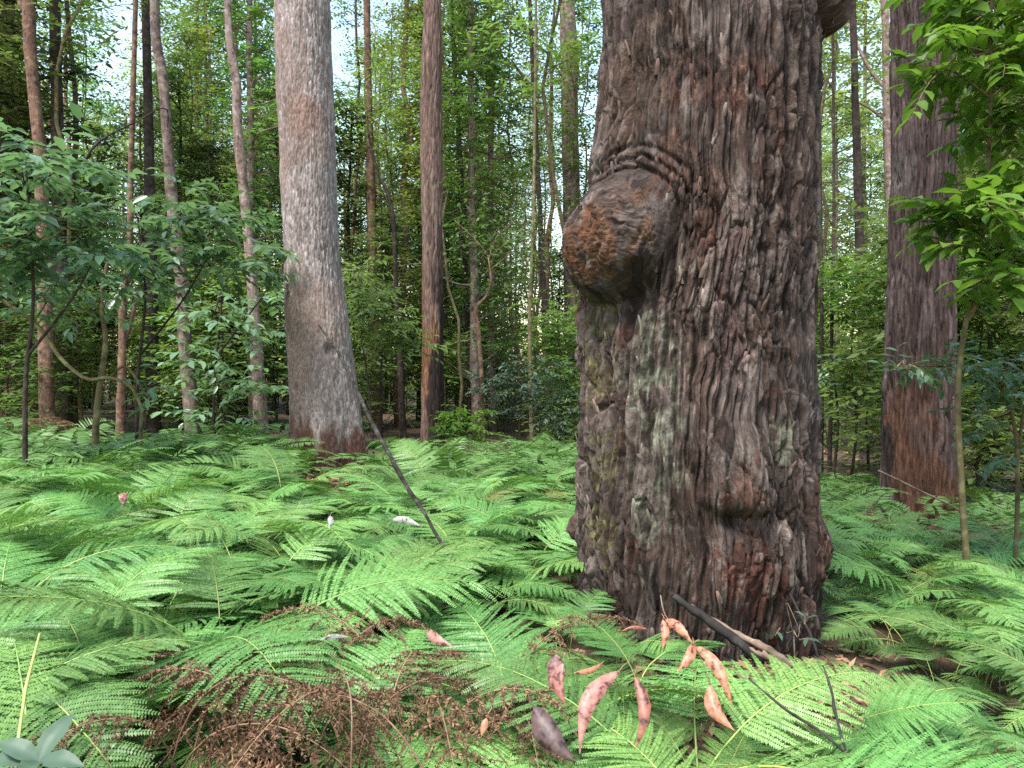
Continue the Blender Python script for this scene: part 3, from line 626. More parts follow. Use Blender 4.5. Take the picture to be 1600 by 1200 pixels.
def build_ferns():
    rg = np.random.default_rng(42); sp = 0.385; cand = []
    y = 1.35
    while y < 15:
        x = -0.76 * y - 0.45
        while x < 0.76 * y + 0.45:
            px, py = x + rg.uniform(-.5, .5) * sp, y + rg.uniform(-.5, .5) * sp
            if clear_of_trunks(px, py) and fern_extent(px, py) and py > 1.25: cand.append((px, py))
            x += sp
        y += sp * 0.9
    inview = [c for c in cand if abs(c[0]) < 0.76 * c[1] + 0.45 and c[1] > 1.2]
    # the trunk of the burled tree hides a wedge behind it
    hid = lambda c: c[1] > 4.6 and 0.12 < c[0] / c[1] < 0.40
    vis = sorted([c for c in inview if not hid(c)], key=lambda c: math.hypot(*c))[:296]; near = set(vis)
    far = MB()
    for c in cand:
        x, y = c; gz = float(ground_z(x, y)); d = math.hypot(x, y)
        # heights: knee to waist high, lower near the eye, by the right hand tree and on the litter edges
        sc = rg.choice([rg.uniform(0.55, 0.85), rg.uniform(0.85, 1.12)], p=[0.25, 0.75]) * (1.0 - 0.04 * max(0, 1 - (d - 1.5) / 1.5))
        if x / y > 0.25: sc *= 0.80
        if x / y > 0.42 and y > 6: sc *= 0.85
        if x < -0.3 * y: sc *= 1.08
        if y > 10: sc *= 0.92
        if 2.7 < y < 4.6 and abs(x - (-0.10 - (y - 3.45) * 0.40)) < 0.42: sc *= 0.68      # lower round the foot of the leaning branch
        if 1.6 < y < 2.6 and -1.15 < x < 0.0: sc *= 0.84                                  # and among the dead fronds
        if 2.5 < y < 3.7 and 1040 < 800 + x / y * F < 1275: sc *= 0.42
        if 5.6 < y < 10.6 and 455 < 800 + x / y * F < 592: sc *= 0.40          # the foot of the pale trunk stays in sight
        if math.hypot(x - MAIN_XY[0], y - MAIN_XY[1]) < 1.5 and y < 4.1: sc *= 0.85
        nf = int(rg.integers(4, 7)); a0 = rg.random() * 6.283
        if c in near:
            root = empty('fern', (x, y, gz - 0.01)); root.rotation_euler = (0, 0, a0)
            dm = math.hypot(x - MAIN_XY[0], y - MAIN_XY[1]); dp = math.hypot(x - PALE_XY[0], y - PALE_XY[1]); dr = math.hypot(x - RIGHT_XY[0], y - RIGHT_XY[1])
            if dm < 1.45: lab, gr = 'green lacy fern growing close round the foot of the burled trunk', 'ferns at the foot of the burled tree'
            elif dp < 2.4: lab, gr = 'green lacy fern growing near the foot of the pale grey trunk', 'ferns near the pale tree'
            elif dr < 2.6: lab, gr = 'low green fern in front of the furrowed red brown trunk', 'ferns near the red brown tree'
            elif -1.05 < x < 0.15 and y < 2.5: lab, gr = 'green fern growing up through the dead brown fern fronds', 'ferns among the dead fronds'
            elif y > 3.0 and abs(x - (-0.1 - (y - 3.3) * 0.365)) < 0.45: lab, gr = 'lacy green fern under the long leaning branch', 'ferns under the leaning branch'
            elif x > 2.0 and y < 3.4: lab, gr = 'broad green fern over the twigs before the burled tree', 'ferns over the twigs before the burled tree'
            elif 0.0 < x < 1.3 and y < 2.7: lab, gr = 'green fern carrying or touching the pink fallen leaves', 'ferns round the pink fallen leaves'
            elif x > 1.8: lab, gr = 'green fern between the burled trunk and the bright sapling', 'ferns between the burled trunk and sapling'
            elif x < -0.42 * y and y > 6: lab, gr = 'tall green fern before the shrub with curving yellowish branches', 'ferns before the curving shrub'
            elif y > 5.5: lab, gr = 'green fern between the pale trunk and the burled trunk', 'ferns between the pale and burled trunks'
            else: lab, gr = 'light green fern with arching lacy fronds in the open fern carpet', 'ferns of the open carpet'
            tag(root, lab, 'fern', gr)
        for k in range(nf):
            v = int(rg.integers(0, len(FR))); az = k / nf * 6.283 + rg.normal(0, 0.35); s = sc * rg.uniform(0.80, 1.15); tilt = rg.normal(0.03, 0.15); roll = rg.normal(0, 0.20)
            if c in near:
                o = bpy.data.objects.new('frond', FRO[v] if v < 3 and rg.random() < 0.05 else FR[v]); COL.objects.link(o); o.parent = root
                o.rotation_euler = Euler((roll, tilt, az)); o.scale = (s, s * rg.uniform(0.9, 1.1), s); o.location = (rg.normal(0, .05), rg.normal(0, .05), 0)
                q = bpy.data.objects.new('stalk', FRS[v]); COL.objects.link(q); q.parent = o
            else:
                Vv, Fq = FRLOW[v]; m = np.array(Euler((roll, tilt, az + a0)).to_matrix()) * s
                far.add(Vv @ m.T + (x, y, gz), Fq)
    tag(link('fern_carpet', far.mesh('fern_carpet', M['fern'])), 'farther ferns merging into one green carpet between the trunks', 'ferns', None, 'stuff')
build_ferns()

def dead_fern(base, fronds, label, group):
    root = empty('dead_fern', base); tag(root, label, 'fern', group)
    for v, az, tilt, s in fronds:
        o = link('stalk', DEADS[v], root); o.rotation_euler = Euler((0, tilt, az)); o.scale = (s, s, s)
        link('dry_leaves', DEAD[v], o)
def build_dead():
    rg = np.random.default_rng(77)
    spots = []
    for px, py, z in ((180, 1120, .55), (240, 1040, .6), (350, 1090, .55), (450, 1150, .5), (470, 1010, .62), (620, 1060, .6), (600, 1150, .5), (590, 1000, .62), (280, 1160, .5), (760, 1020, .6)):
        d = (CAMH - z) * F / (py - CY); spots.append(P(px, py, d))
    for p in spots:
        gz = float(ground_z(p[0], p[1])); nf = int(rg.integers(3, 5)); a0 = rg.random() * 6.283
        dead_fern((p[0] + rg.normal(0, .05), p[1] + 0.1, gz), [(int(rg.integers(0, 6)), a0 + k / nf * 6.283 + rg.normal(0, .3), rg.normal(-0.15, .12), rg.uniform(1.0, 1.2)) for k in range(nf)],
                  'dead brown fern with curled dry fronds among the green ferns', 'dead ferns in the green carpet')
    for px, d in ((15, 13.2), (45, 13.6), (75, 13.0)):
        p = P(px, 690, d); gz = float(ground_z(p[0], d))
        dead_fern((p[0], d, gz), [(int(rg.integers(0, 6)), rg.random() * 6.28, 0, 1.3) for _ in range(6)], 'rust brown dead fern at the far edge of the fern carpet', 'dead ferns at the far edge')
build_dead()

# ------------------------------------------------------------------ slender trunks read one by one from the photo
def base_depth_y(d, x=0): return 600 + (CAMH - float(ground_z(x, d))) / d * F
def slender(name, label, d, pts, mat, group=None, branches=(), crown=None, seed=0, ext=5.0):
    """pts (y, x, width) in photo pixels from the top down to the foot; the foot goes on to the ground"""
    rg = np.random.default_rng(seed + 900)
    c = [P(x, y, d) for y, x, _ in pts]; r = [0.8 * wd / F * d / 2 for _, _, wd in pts]
    q = smooth_path(c, 26); rr = np.interp(np.linspace(0, len(r) - 1, 26), range(len(r)), r)
    foot = q[-1]; gz = float(ground_z(foot[0], d))
    q = np.concatenate([q, [[foot[0], d, gz + 0.1], [foot[0], d, gz - 0.15]]]); rr = np.concatenate([rr, [rr[-1] * 1.12, rr[-1] * 1.35]])
    top = q[0]; up = top + np.array([rg.normal(0, .06), rg.normal(0, .06), 1.0]) * ext
    q = np.concatenate([[up], q]); rr = np.concatenate([[rr[0] * 0.6], rr])
    base = np.array([foot[0], d, gz])
    root = empty(name, base); tag(root, label, 'tree', group)
    seg = 14; V, Fs = tube(q[::-1], rr[::-1], seg)
    V = V + (fbm(V[:, 0] * 9, V[:, 1] * 9, V[:, 2] * 2.5, 3, seed)[:, None] - 0.5) * unit(V - np.repeat(q[::-1], seg, 0)) * np.repeat(rr[::-1], seg)[:, None] * 0.5
    link('trunk', mesh_np('trunk', V - base, Fs, mat, smooth=True), root)
    for bp, bw in branches:
        p = [P(x, y, d + dd) for y, x, dd in bp]; qq = smooth_path(p, 14); ra = np.linspace(bw[0], bw[1], 14) / F * d / 2
        V, Fs = tube(qq, ra, 8); link('branch', mesh_np('branch', V - base, Fs, mat, smooth=True), root)
    # crown of thin limbs and leaves high above the picture
    wood = MB(); lv = MB(); lm = crown or M['leaf_olive']
    for k in range(6):
        az = rg.random() * 6.283; s0 = q[0] - np.array([0, 0, rg.uniform(0, min(3.5, 0.7 * ext))]); e = s0 + np.array([math.cos(az), math.sin(az), 0.8]) * rg.uniform(0.8, 1.8)
        pth = smooth_path([s0, (s0 + e) / 2 + rg.normal(0, .12, 3), e], 7); wood.add(*tube(pth, np.linspace(rr[0] * 0.45, 0.008, 7), 5))
        for c_ in range(5):
            pos = pth[rg.integers(2, 7)] + rg.normal(0, .35, 3) + rg.normal(0, 1, (30, 3)) * (.4, .4, .22); lv.add(*leaves_far(pos, rg, 0.11))
    for mbx in (wood, lv): mbx.V = [v - base for v in mbx.V]
    link('limbs', wood.mesh('limbs', mat, True), root); link('crown', lv.mesh('crown', lm), root)
    return root

G, RD, DK, OL = M['bark_grey'], M['bark_red'], M['bark_dark'], M['bark_olive']
slender('slender_tree', 'crooked thin pinkish grey tree beside the pale trunk', 14.0, [(-60, 356, 13), (40, 357, 14), (110, 366, 19), (130, 370, 17), (200, 371, 18), (300, 381, 18), (400, 391, 18), (500, 398, 22), (600, 404, 26), (680, 408, 30)], G, seed=1)
slender('slender_tree', 'slender pale tree leaning slightly beyond the vine-branched shrub', 13.0, [(-60, 238, 16), (60, 244, 17), (130, 255, 19), (250, 264, 20), (350, 272, 22), (430, 283, 25), (550, 290, 27), (660, 302, 32)], G, seed=2)
slender('orange_barked_tree', 'orange barked tree with a fork at the far edge of the wood', 15.0, [(-60, 42, 24), (0, 45, 22), (80, 47, 22), (160, 55, 22), (230, 62, 22), (320, 66, 24), (480, 70, 26), (660, 74, 28)], RD, seed=3, branches=[(((20, 44, 0), (5, 32, 0.1), (-30, 38, 0.2)), (12, 6))])
slender('broad_grey_tree', 'broad dull reddish trunk at the far edge, partly behind leaves', 19.0, [(-60, 2, 40), (200, 10, 44), (400, 22, 50), (500, 30, 52), (640, 34, 58)], RD, seed=4)
slender('dark_tree', 'short stout dark trunk behind the curving vine branches', 17.0, [(-60, 84, 18), (200, 90, 22), (420, 96, 26), (520, 99, 28), (660, 101, 30)], DK, seed=5)
slender('dark_tree', 'dark trunk between the curving shrub and the slender pale tree', 18.0, [(-60, 226, 14), (200, 232, 18), (420, 236, 22), (520, 238, 24), (660, 240, 27)], DK, seed=6)
slender('reddish_sapling', 'thin reddish stem with a side branch beyond the curving shrub', 14.5, [(-60, 214, 9), (200, 206, 10), (380, 202, 11), (480, 192, 14), (560, 191, 15), (660, 188, 17)], RD, seed=7, branches=[(((540, 191, 0), (500, 205, .1), (430, 222, .2)), (9, 4))])
slender('pale_orange_tree', 'pale orange thin trunk seen just past the pale grey tree', 22.0, [(-60, 572, 11), (150, 576, 14), (310, 580, 17), (450, 583, 18), (600, 588, 20), (690, 589, 22)], RD, seed=8)
slender('dark_stemmed_tree', 'thin dark stem rising to a bushy crown next to the pale orange trunk', 18.0, [(205, 575, 4), (270, 590, 6), (300, 605, 8), (350, 615, 9), (450, 619, 10), (560, 625, 12), (690, 630, 15)], DK, seed=9, crown=M['leaf_bright'], ext=0.6)
slender('distant_grey_tree', 'tall hazy grey trunk with peeling patches close behind the burled trunk', 24.0, [(-60, 884, 30), (0, 886, 31), (150, 890, 33), (320, 893, 34), (500, 896, 36), (680, 900, 40)], G, seed=10)
slender('thin_dark_tree', 'thin dark upright trunk halfway between the charred and burled trees', 19.0, [(-60, 826, 7), (60, 830, 8), (180, 836, 9), (300, 842, 10), (420, 848, 11), (550, 854, 12), (690, 858, 13)], DK, seed=11, branches=[(((140, 834, 0), (120, 818, .2), (95, 800, .4)), (6, 3))])
slender('hanging_stem_tree', 'thin dark stem standing just behind the charred trunk', 20.0, [(-60, 702, 10), (60, 708, 9), (135, 712, 10), (300, 722, 10), (500, 730, 11), (690, 738, 13)], DK, seed=12)
slender('elbowed_tree', 'small brown tree with an elbow bend in its stem', 15.0, [(440, 768, 4), (462, 760, 5), (476, 748, 6), (490, 743, 7), (520, 748, 8), (600, 753, 9), (700, 757, 11)], RD, seed=13, ext=0.5)
slender('thin_pale_tree', 'thin pale stem with whitish bark beside the grey leafed bush', 16.0, [(-60, 838, 5), (300, 834, 6), (480, 828, 7), (600, 829, 8), (700, 831, 10)], OL, seed=14)
slender('dark_forked_tree', 'dark forked trunk standing alone between the two big right hand trunks'.replace('right hand ', 'rough '), 17.0, [(-60, 1330, 12), (200, 1338, 14), (400, 1344, 18), (520, 1350, 24), (620, 1352, 26), (720, 1354, 22)], DK, seed=15, branches=[(((590, 1352, 0), (540, 1362, .1), (470, 1372, .2)), (10, 5))])  # dark bark material on trunk and branch
slender('thin_twin_stem', 'thin dark stem close behind the edge of the burled trunk', 13.0, [(-60, 1276, 5), (300, 1282, 6), (500, 1284, 7), (640, 1284, 8), (740, 1283, 9)], DK, seed=16)
slender('thin_twin_stem', 'thin dark stem next to the dark forked trunk', 13.5, [(-60, 1300, 5), (300, 1303, 6), (500, 1300, 7), (640, 1298, 8), (740, 1296, 9)], DK, seed=17)
slender('pale_barked_tree', 'pale smooth tree with bare side branches beyond the red brown trunk', 20.0, [(-60, 1378, 12), (60, 1384, 14), (200, 1386, 15), (400, 1392, 16), (720, 1398, 20)], G, seed=18, branches=[(((140, 1386, 0), (110, 1360, .3), (60, 1335, .6), (20, 1318, .8)), (7, 3)), (((190, 1386, 0), (170, 1360, .3), (150, 1320, .5)), (6, 2))])

# ------------------------------------------------------------------ understorey shrubs and saplings with larger leaves
def twig_leaves(lv, wood, p0, d0, L, nl, size, rg, aspect=0.4, up=0.75, r0=0.004):
    """a twig with alternate leaves facing the light"""
    d = unit(d0); p = [p0]
    for s in range(4): d = unit(d + rg.normal(0, 0.12, 3) + (0, 0, -0.05)); p.append(p[-1] + d * L / 4)
    q = smooth_path(p, 7); wood.add(*tube(q, np.linspace(r0, r0 * 0.3, 7), 4, cap=False))
    u = (np.arange(nl) + 0.5) / nl; pos = np.stack([np.interp(u, np.linspace(0, 1, 7), q[:, k]) for k in range(3)], 1)
    T = unit(q[-1] - q[0]); side = unit(np.cross(T, (0, 0, 1.0)))
    sgn = np.where(np.arange(nl) % 2 == 0, 1, -1)[:, None]
    D = unit(T * rg.uniform(0.4, 0.8, nl)[:, None] + side * sgn * rg.uniform(0.6, 1.0, nl)[:, None] + np.stack([0 * u, 0 * u, rg.normal(-0.22, 0.22, nl)], 1))
    Nn = unit(np.stack([rg.normal(0, 1 - up, nl), rg.normal(0, 1 - up, nl), np.ones(nl)], 1))
    lv.add(*leaves_near(pos, D, Nn, size * rg.uniform(0.65, 1.2, nl), aspect, rg=rg))

def d_mat(m): return m.name.startswith('glossy')
def shrub(name, label, base, stems, clumps, leafm, woodm, size, seed, group=None, cat='shrub', aspect=0.4, per=9, twig=0.45, foliage='crown', wr=0.009, dens=None, sprd=1.5):
    """stems: list of (points, r0, r1) in space; clumps: (point, radius, number of twigs)"""
    rg = np.random.default_rng(seed); base = np.array(base, float)
    root = empty(name, base); tag(root, label, cat, group)
    for pts, r0, r1 in stems:
        q = smooth_path(pts, 20); V, Fs = tube(q, np.linspace(r0, r1, 20), 8); link('stem', mesh_np('stem', V - base, Fs, woodm, smooth=True), root)
    allp = np.concatenate([smooth_path(s[0], 20) for s in stems])
    lv, wood = MB(), MB()
    for c, rad, nt_ in clumps:
        c = np.array(c); k = allp[np.argmin(np.linalg.norm(allp - c, axis=1) + 0.6 * np.maximum(0, allp[:, 2] - c[2]))]
        q = smooth_path([k, (k + c) / 2 + rg.normal(0, .06, 3) + (0, 0, .05), c], 8); wood.add(*tube(q, np.linspace(wr, wr * 0.45, 8), 5))
        for t_ in range(int(nt_ * (dens or (1.7 if d_mat(leafm) else 3.6)))):
            o = rg.normal(0, 1, 3); o = unit(o) * rad * rg.random()**0.5 * (sprd, sprd, 0.6); p0 = c + o * 0.75
            twig_leaves(lv, wood, p0, o * (1, 1, 0.4) + rg.normal(0, .05, 3), twig * rg.uniform(.7, 1.2), per, size, rg, aspect)
    lv.V = [v - base for v in lv.V]; wood.V = [v - base for v in wood.V]
    link('twigs', wood.mesh('twigs', woodm, True), root); link(foliage, lv.mesh(foliage, leafm, True), root)
    return root
def on_ground(px, d):
    x = (px - CX) / F * d; return np.array([x, d, float(ground_z(x, d))])
def CL(lst, d, dj, seed):
    rg = np.random.default_rng(seed); return [(P(x, y, d + rg.uniform(-dj, dj)), rad / F * d, n) for x, y, rad, n in lst]

# bright sapling at the edge, in front of the red brown trunk
b = on_ground(1515, 5.2)
shrub('sapling', 'young tree with bright green leaves in front of the red brown trunk', b,
      [([b, P(1500, 720, 5.2), P(1497, 600, 5.2), P(1510, 500, 5.2), P(1530, 420, 5.15), P(1545, 250, 5.1), P(1548, 60, 5.0), P(1550, -150, 5.0)], 0.024, 0.008),
       ([P(1512, 500, 5.2), P(1545, 445, 5.1), P(1590, 400, 5.0), P(1660, 360, 5.0)], 0.018, 0.008)],
      CL([(1560, 30, 70, 9), (1515, 15, 40, 5), (1485, 45, 22, 2), (1590, 110, 70, 8), (1540, 100, 60, 7), (1630, 40, 80, 8), (1580, 190, 55, 6), (1610, 240, 55, 6), (1560, 300, 55, 7), (1520, 320, 40, 5),
          (1600, 330, 60, 7), (1470, 338, 22, 3), (1505, 345, 32, 4), (1440, 358, 12, 1), (1560, 385, 50, 6), (1620, 420, 60, 7), (1555, 440, 45, 5), (1470, 105, 18, 2), (1450, 130, 8, 1), (1640, 150, 60, 6), (1530, 200, 35, 4), (1570, -60, 90, 8), (1480, -40, 50, 4)], 5.1, 0.35, 1),
      M['leaf_bright'], M['bark_olive'], 0.165, 31, cat='sapling', per=7, twig=0.28, aspect=0.46, dens=2.2, sprd=1.0)
# flat spray of duller leaves crossing the red brown trunk
b = on_ground(1585, 5.6)
shrub('spreading_shrub', 'shrub with flat sprays of blue green leaves crossing the red brown trunk', b,
      [([b, P(1590, 720, 5.6), P(1575, 630, 5.6), P(1540, 585, 5.6), P(1470, 572, 5.6), P(1400, 575, 5.5)], 0.018, 0.006), ([P(1590, 720, 5.6), P(1600, 640, 5.6), P(1620, 560, 5.5)], 0.014, 0.008)],
      CL([(1410, 572, 18, 3), (1440, 575, 22, 4), (1475, 570, 26, 5), (1510, 580, 30, 5), (1550, 575, 34, 6), (1590, 580, 36, 6), (1625, 570, 40, 6), (1570, 610, 32, 5), (1600, 640, 36, 5), (1560, 680, 32, 5), (1590, 700, 34, 5), (1540, 640, 20, 3)], 5.55, 0.25, 2),
      M['leaf_blue'], M['bark_olive'], 0.115, 32, per=6, twig=0.24)
# shrubs filling the edge behind
for i, (px, d, lst, mat, lab) in enumerate([
    (1545, 11.0, [(1530, 480, 45, 9), (1570, 420, 50, 10), (1600, 500, 60, 10), (1520, 560, 40, 8), (1560, 620, 45, 8), (1610, 600, 50, 8), (1590, 330, 60, 10), (1540, 260, 45, 8), (1525, 380, 35, 7), (1600, 220, 60, 10), (1520, 170, 40, 6), (1530, 660, 30, 6), (1600, 680, 35, 6)], 'leaf_light', 'tall light green bush behind the bright sapling'),
    (1330, 13.0, [(1300, 440, 38, 10), (1340, 430, 40, 12), (1370, 450, 36, 10), (1320, 475, 34, 9), (1355, 490, 32, 9), (1290, 480, 26, 7), (1300, 590, 30, 8), (1330, 610, 28, 7), (1372, 420, 30, 8)], 'leaf_bright', 'bright green bush in the gap beside the burled trunk'),
    (1300, 12.0, [(1290, 590, 30, 8), (1305, 640, 26, 7), (1290, 560, 24, 6)], 'leaf_blue', 'small blue green bush in the gap beside the burled trunk')]):
    b = on_ground(px, d); shrub('bush', lab, b, [([b, (b + P(px, 560, d)) / 2 + (.1, 0, 0), P(px, 560, d), P(px + 10, min(q[1] for q in lst), d)], 0.03, 0.008)], CL(lst, d, 0.6, 60 + i), M[mat], M['bark_dark'], 0.12, 40 + i, per=9, twig=0.4)

# layered blue green shrub at the other edge, with the curving yellowish branches
b = on_ground(148, 9.0)
shrub('vine_branched_shrub', 'shrub with curving yellowish bare branches and an orange stem above the ferns', b,
      [([b, P(150, 660, 9), P(158, 590, 9), P(165, 530, 9.0), P(158, 470, 9.1), P(170, 400, 9.2)], 0.045, 0.022),
       ([P(5, 470, 9.2), P(60, 510, 9.1), P(95, 560, 9), P(135, 592, 8.95), P(170, 590, 8.95), P(205, 605, 9.0), P(222, 640, 9.0)], 0.026, 0.020),
       ([P(172, 590, 9.0), P(195, 572, 9.0), P(215, 595, 9.0), P(232, 620, 9.05), P(255, 605, 9.1)], 0.018, 0.010),
       ([P(222, 640, 9.0), P(220, 670, 9.0), on_ground(219, 9.0)], 0.022, 0.026),
       ([P(50, 505, 9.1), P(68, 480, 9.1), P(90, 440, 9.15)], 0.014, 0.006)],
      CL([(60, 470, 50, 7), (120, 480, 55, 8), (160, 450, 45, 7), (20, 450, 50, 7), (90, 430, 50, 7), (255, 600, 26, 4)], 9.2, 0.5, 3),
      M['leaf_blue'], M['bark_olive'], 0.17, 33, per=7, twig=0.42)
for i, (px, d, lst, lab) in enumerate([
    (40, 8.2, [(20, 230, 60, 8), (60, 255, 60, 8), (100, 270, 45, 6), (10, 300, 50, 7), (30, 370, 70, 10), (90, 350, 60, 9), (130, 390, 55, 8), (10, 420, 50, 7), (170, 380, 40, 6), (70, 400, 55, 8), (-20, 260, 60, 6)], 'leafy shrub with layered blue green leaves before the orange barked tree'),
    (215, 10.0, [(220, 340, 60, 9), (280, 320, 55, 9), (330, 345, 50, 8), (250, 390, 60, 9), (310, 410, 60, 9), (370, 420, 45, 7), (200, 430, 50, 8), (350, 340, 40, 6), (400, 400, 34, 5)], 'layered blue green shrub between the slender pale tree and the pale trunk'),
    (335, 12.5, [(340, 470, 40, 7), (380, 520, 40, 7), (330, 560, 45, 8), (370, 600, 45, 8), (345, 640, 45, 8), (425, 470, 30, 6), (430, 600, 30, 5), (315, 500, 36, 6)], 'low leafy shrub at the foot of the crooked thin tree')]):
    b = on_ground(px, d); shrub('leafy_shrub', lab, b, [([b, P(px, 600, d), P(px + 12, 460, d), P(px, min(q[1] for q in lst) + 20, d)], 0.032, 0.010), ([P(px, 560, d), P(px + 70, 470, d), P(px + 110, 400, d)], 0.02, 0.008)],
                           CL(lst, d, 0.6, 80 + i), M['leaf_blue'], M['bark_dark'], 0.22, 50 + i, per=7, twig=0.45, aspect=0.45)
b = on_ground(585, 12.5)
shrub('leafy_shrub', 'shrub with drooping leaf sprays just behind the pale grey trunk', b, [([b, P(575, 600, 12.5), P(560, 480, 12.5), P(565, 440, 12.5)], 0.02, 0.008), ([P(566, 520, 12.5), P(600, 500, 12.4), P(650, 545, 12.3)], 0.012, 0.005)],
      CL([(565, 460, 34, 8), (590, 490, 36, 8), (615, 510, 34, 8), (640, 540, 26, 6), (570, 520, 30, 6), (555, 425, 30, 6)], 12.4, 0.4, 9), M['leaf_mid'], M['bark_dark'], 0.15, 56, per=8, twig=0.4)
b = on_ground(815, 14.5)
shrub('grey_leafed_bush', 'bush with small grey green leaves between the charred and burled trunks', b, [([b, P(812, 660, 14.5), P(818, 600, 14.5), P(820, 560, 14.5)], 0.03, 0.012)],
      CL([(780, 610, 36, 10), (820, 600, 40, 12), (860, 610, 36, 10), (840, 570, 34, 9), (800, 640, 32, 8), (870, 650, 30, 8), (760, 585, 26, 6)], 14.5, 0.6, 10), M['leaf_grey'], M['bark_dark'], 0.10, 57, per=12, twig=0.4)
b = on_ground(720, 14.0)
shrub('low_green_plant', 'low bright green plant at the foot of the charred trunk', b, [([b, P(722, 680, 14), P(724, 640, 14)], 0.02, 0.01)],
      CL([(715, 660, 26, 7), (735, 645, 22, 6), (728, 675, 24, 6)], 14, 0.3, 12), M['leaf_bright'], M['bark_dark'], 0.16, 58, per=7, twig=0.35)

# ------------------------------------------------------------------ the wood behind: trees of a few kinds, each an individual
def sprays_far(c, rg, nt_, nl, tl, leaf, aspect=0.42):
    """short twigs of alternate leaves, lying in layers"""
    a = rg.random(nt_) * 6.283; dr = unit(np.stack([np.cos(a), np.sin(a), rg.normal(0, .22, nt_)], 1)); st = c + rg.normal(0, .12, (nt_, 3))
    u = np.linspace(0.1, 1, nl); pos = st[:, None] + dr[:, None] * (u[None, :, None] * tl * rg.uniform(.6, 1.2, nt_)[:, None, None]); pos[..., 2] -= 0.18 * tl * u**2
    sg = np.where(np.arange(nl) % 2 == 0, 1.0, -1.0)[None, :, None]; sd = unit(np.cross(dr, (0, 0, 1.0)))[:, None]
    D = unit(dr[:, None] * 0.7 + sd * sg * 0.8 + rg.normal(0, .25, (nt_, nl, 3)) - (0, 0, .15)).reshape(-1, 3); pos = pos.reshape(-1, 3); n = len(pos)
    Nn = unit(np.stack([rg.normal(0, .35, n), rg.normal(0, .35, n), np.ones(n)], 1)); S = unit(np.cross(D, Nn)); L = (leaf * rg.uniform(.6, 1.2, n))[:, None]; W = L * aspect * .5
    return np.stack([pos, pos + D * L * .45 + S * W, pos + D * L, pos + D * L * .45 - S * W], 1).reshape(-1, 3), np.arange(4 * n).reshape(-1, 4)
def proto_tree(seed, H, z0, rad, nlimb, nclump, per, leaf, r0, wob=0.03, csize=(0.5, 0.5, 0.28), rise=(0.1, 0.8), droop=0.3, top_taper=0.5):
    rg = np.random.default_rng(seed); wood, lv = MB(), MB()
    z = np.linspace(-0.2, H, 16); xy = np.cumsum(rg.normal(0, wob, (16, 2)), 0); xy -= xy[0]
    tr = np.concatenate([xy, z[:, None]], 1); wood.add(*tube(tr, np.linspace(r0, r0 * 0.3, 16), 9))
    for k in range(nlimb):
        f = (k + rg.random()) / nlimb; h = z0 + (H - z0) * f; a = rg.random() * 6.283
        c0 = np.array([np.interp(h, z, tr[:, 0]), np.interp(h, z, tr[:, 1]), h]); ln = rad * rg.uniform(.5, 1.0) * (1 - top_taper * f)
        d = unit(np.array([math.cos(a), math.sin(a), rg.uniform(*rise)])); p = [c0]
        for s_ in range(3): d = unit(d + rg.normal(0, .2, 3)); p.append(p[-1] + d * ln / 3)
        q = smooth_path(p, 8); wood.add(*tube(q, np.linspace(r0 * 0.28, r0 * 0.05, 8), 5, cap=False))
        for c in range(nclump):
            i = rg.integers(2, 8); c_ = q[i] + rg.normal(0, .22, 3) * ln * 0.6
            lv.add(*sprays_far(c_, rg, max(3, per // 8), 9, csize[0] * 1.9, leaf))
    return wood, lv

PROTO = {}
def reg(kind, n, wm, lm, **kw):
    PROTO[kind] = []
    for i in range(n):
        wd, lv = proto_tree(hash_(kind) + i, **kw); PROTO[kind].append((wd.mesh('trunk', M[wm], True), lv.mesh('crown', M[lm])))
def hash_(k): return sum(ord(c) * (i + 3) for i, c in enumerate(k))
reg('understorey_tree', 3, 'bark_dark', 'leaf_mid', H=9.5, z0=1.6, rad=2.3, nlimb=34, nclump=5, per=34, leaf=0.21, r0=0.085, csize=(.36, .36, .2))
reg('olive_tree', 3, 'bark_dark', 'leaf_olive', H=13, z0=3.0, rad=2.6, nlimb=36, nclump=5, per=34, leaf=0.20, r0=0.11, csize=(.38, .38, .22))
reg('gum_tree', 3, 'bark_red', 'leaf_olive', H=24, z0=9, rad=4.0, nlimb=30, nclump=6, per=34, leaf=0.26, r0=0.22, csize=(.6, .6, .32), rise=(.4, 1.2))
reg('column_tree', 2, 'bark_grey', 'leaf_light', H=15, z0=1.2, rad=1.5, nlimb=52, nclump=4, per=34, leaf=0.17, r0=0.12, droop=0.6, csize=(.36, .36, .25))
reg('pale_leafed_tree', 2, 'bark_grey', 'leaf_pale', H=20, z0=4, rad=4.0, nlimb=36, nclump=5, per=34, leaf=0.26, r0=0.16, csize=(.6, .6, .28))
reg('undergrowth_bush', 3, 'bark_dark', 'leaf_light', H=3.3, z0=0.25, rad=1.4, nlimb=20, nclump=4, per=34, leaf=0.16, r0=0.03, csize=(.24, .24, .16), top_taper=0.2)
reg('pale_pole_tree', 3, 'bark_olive', 'leaf_light', H=14, z0=7, rad=1.6, nlimb=14, nclump=4, per=36, leaf=0.18, r0=0.055, wob=0.13)
reg('pole_tree', 3, 'bark_red', 'leaf_olive', H=20, z0=12, rad=2.2, nlimb=14, nclump=5, per=36, leaf=0.18, r0=0.10, wob=0.10)
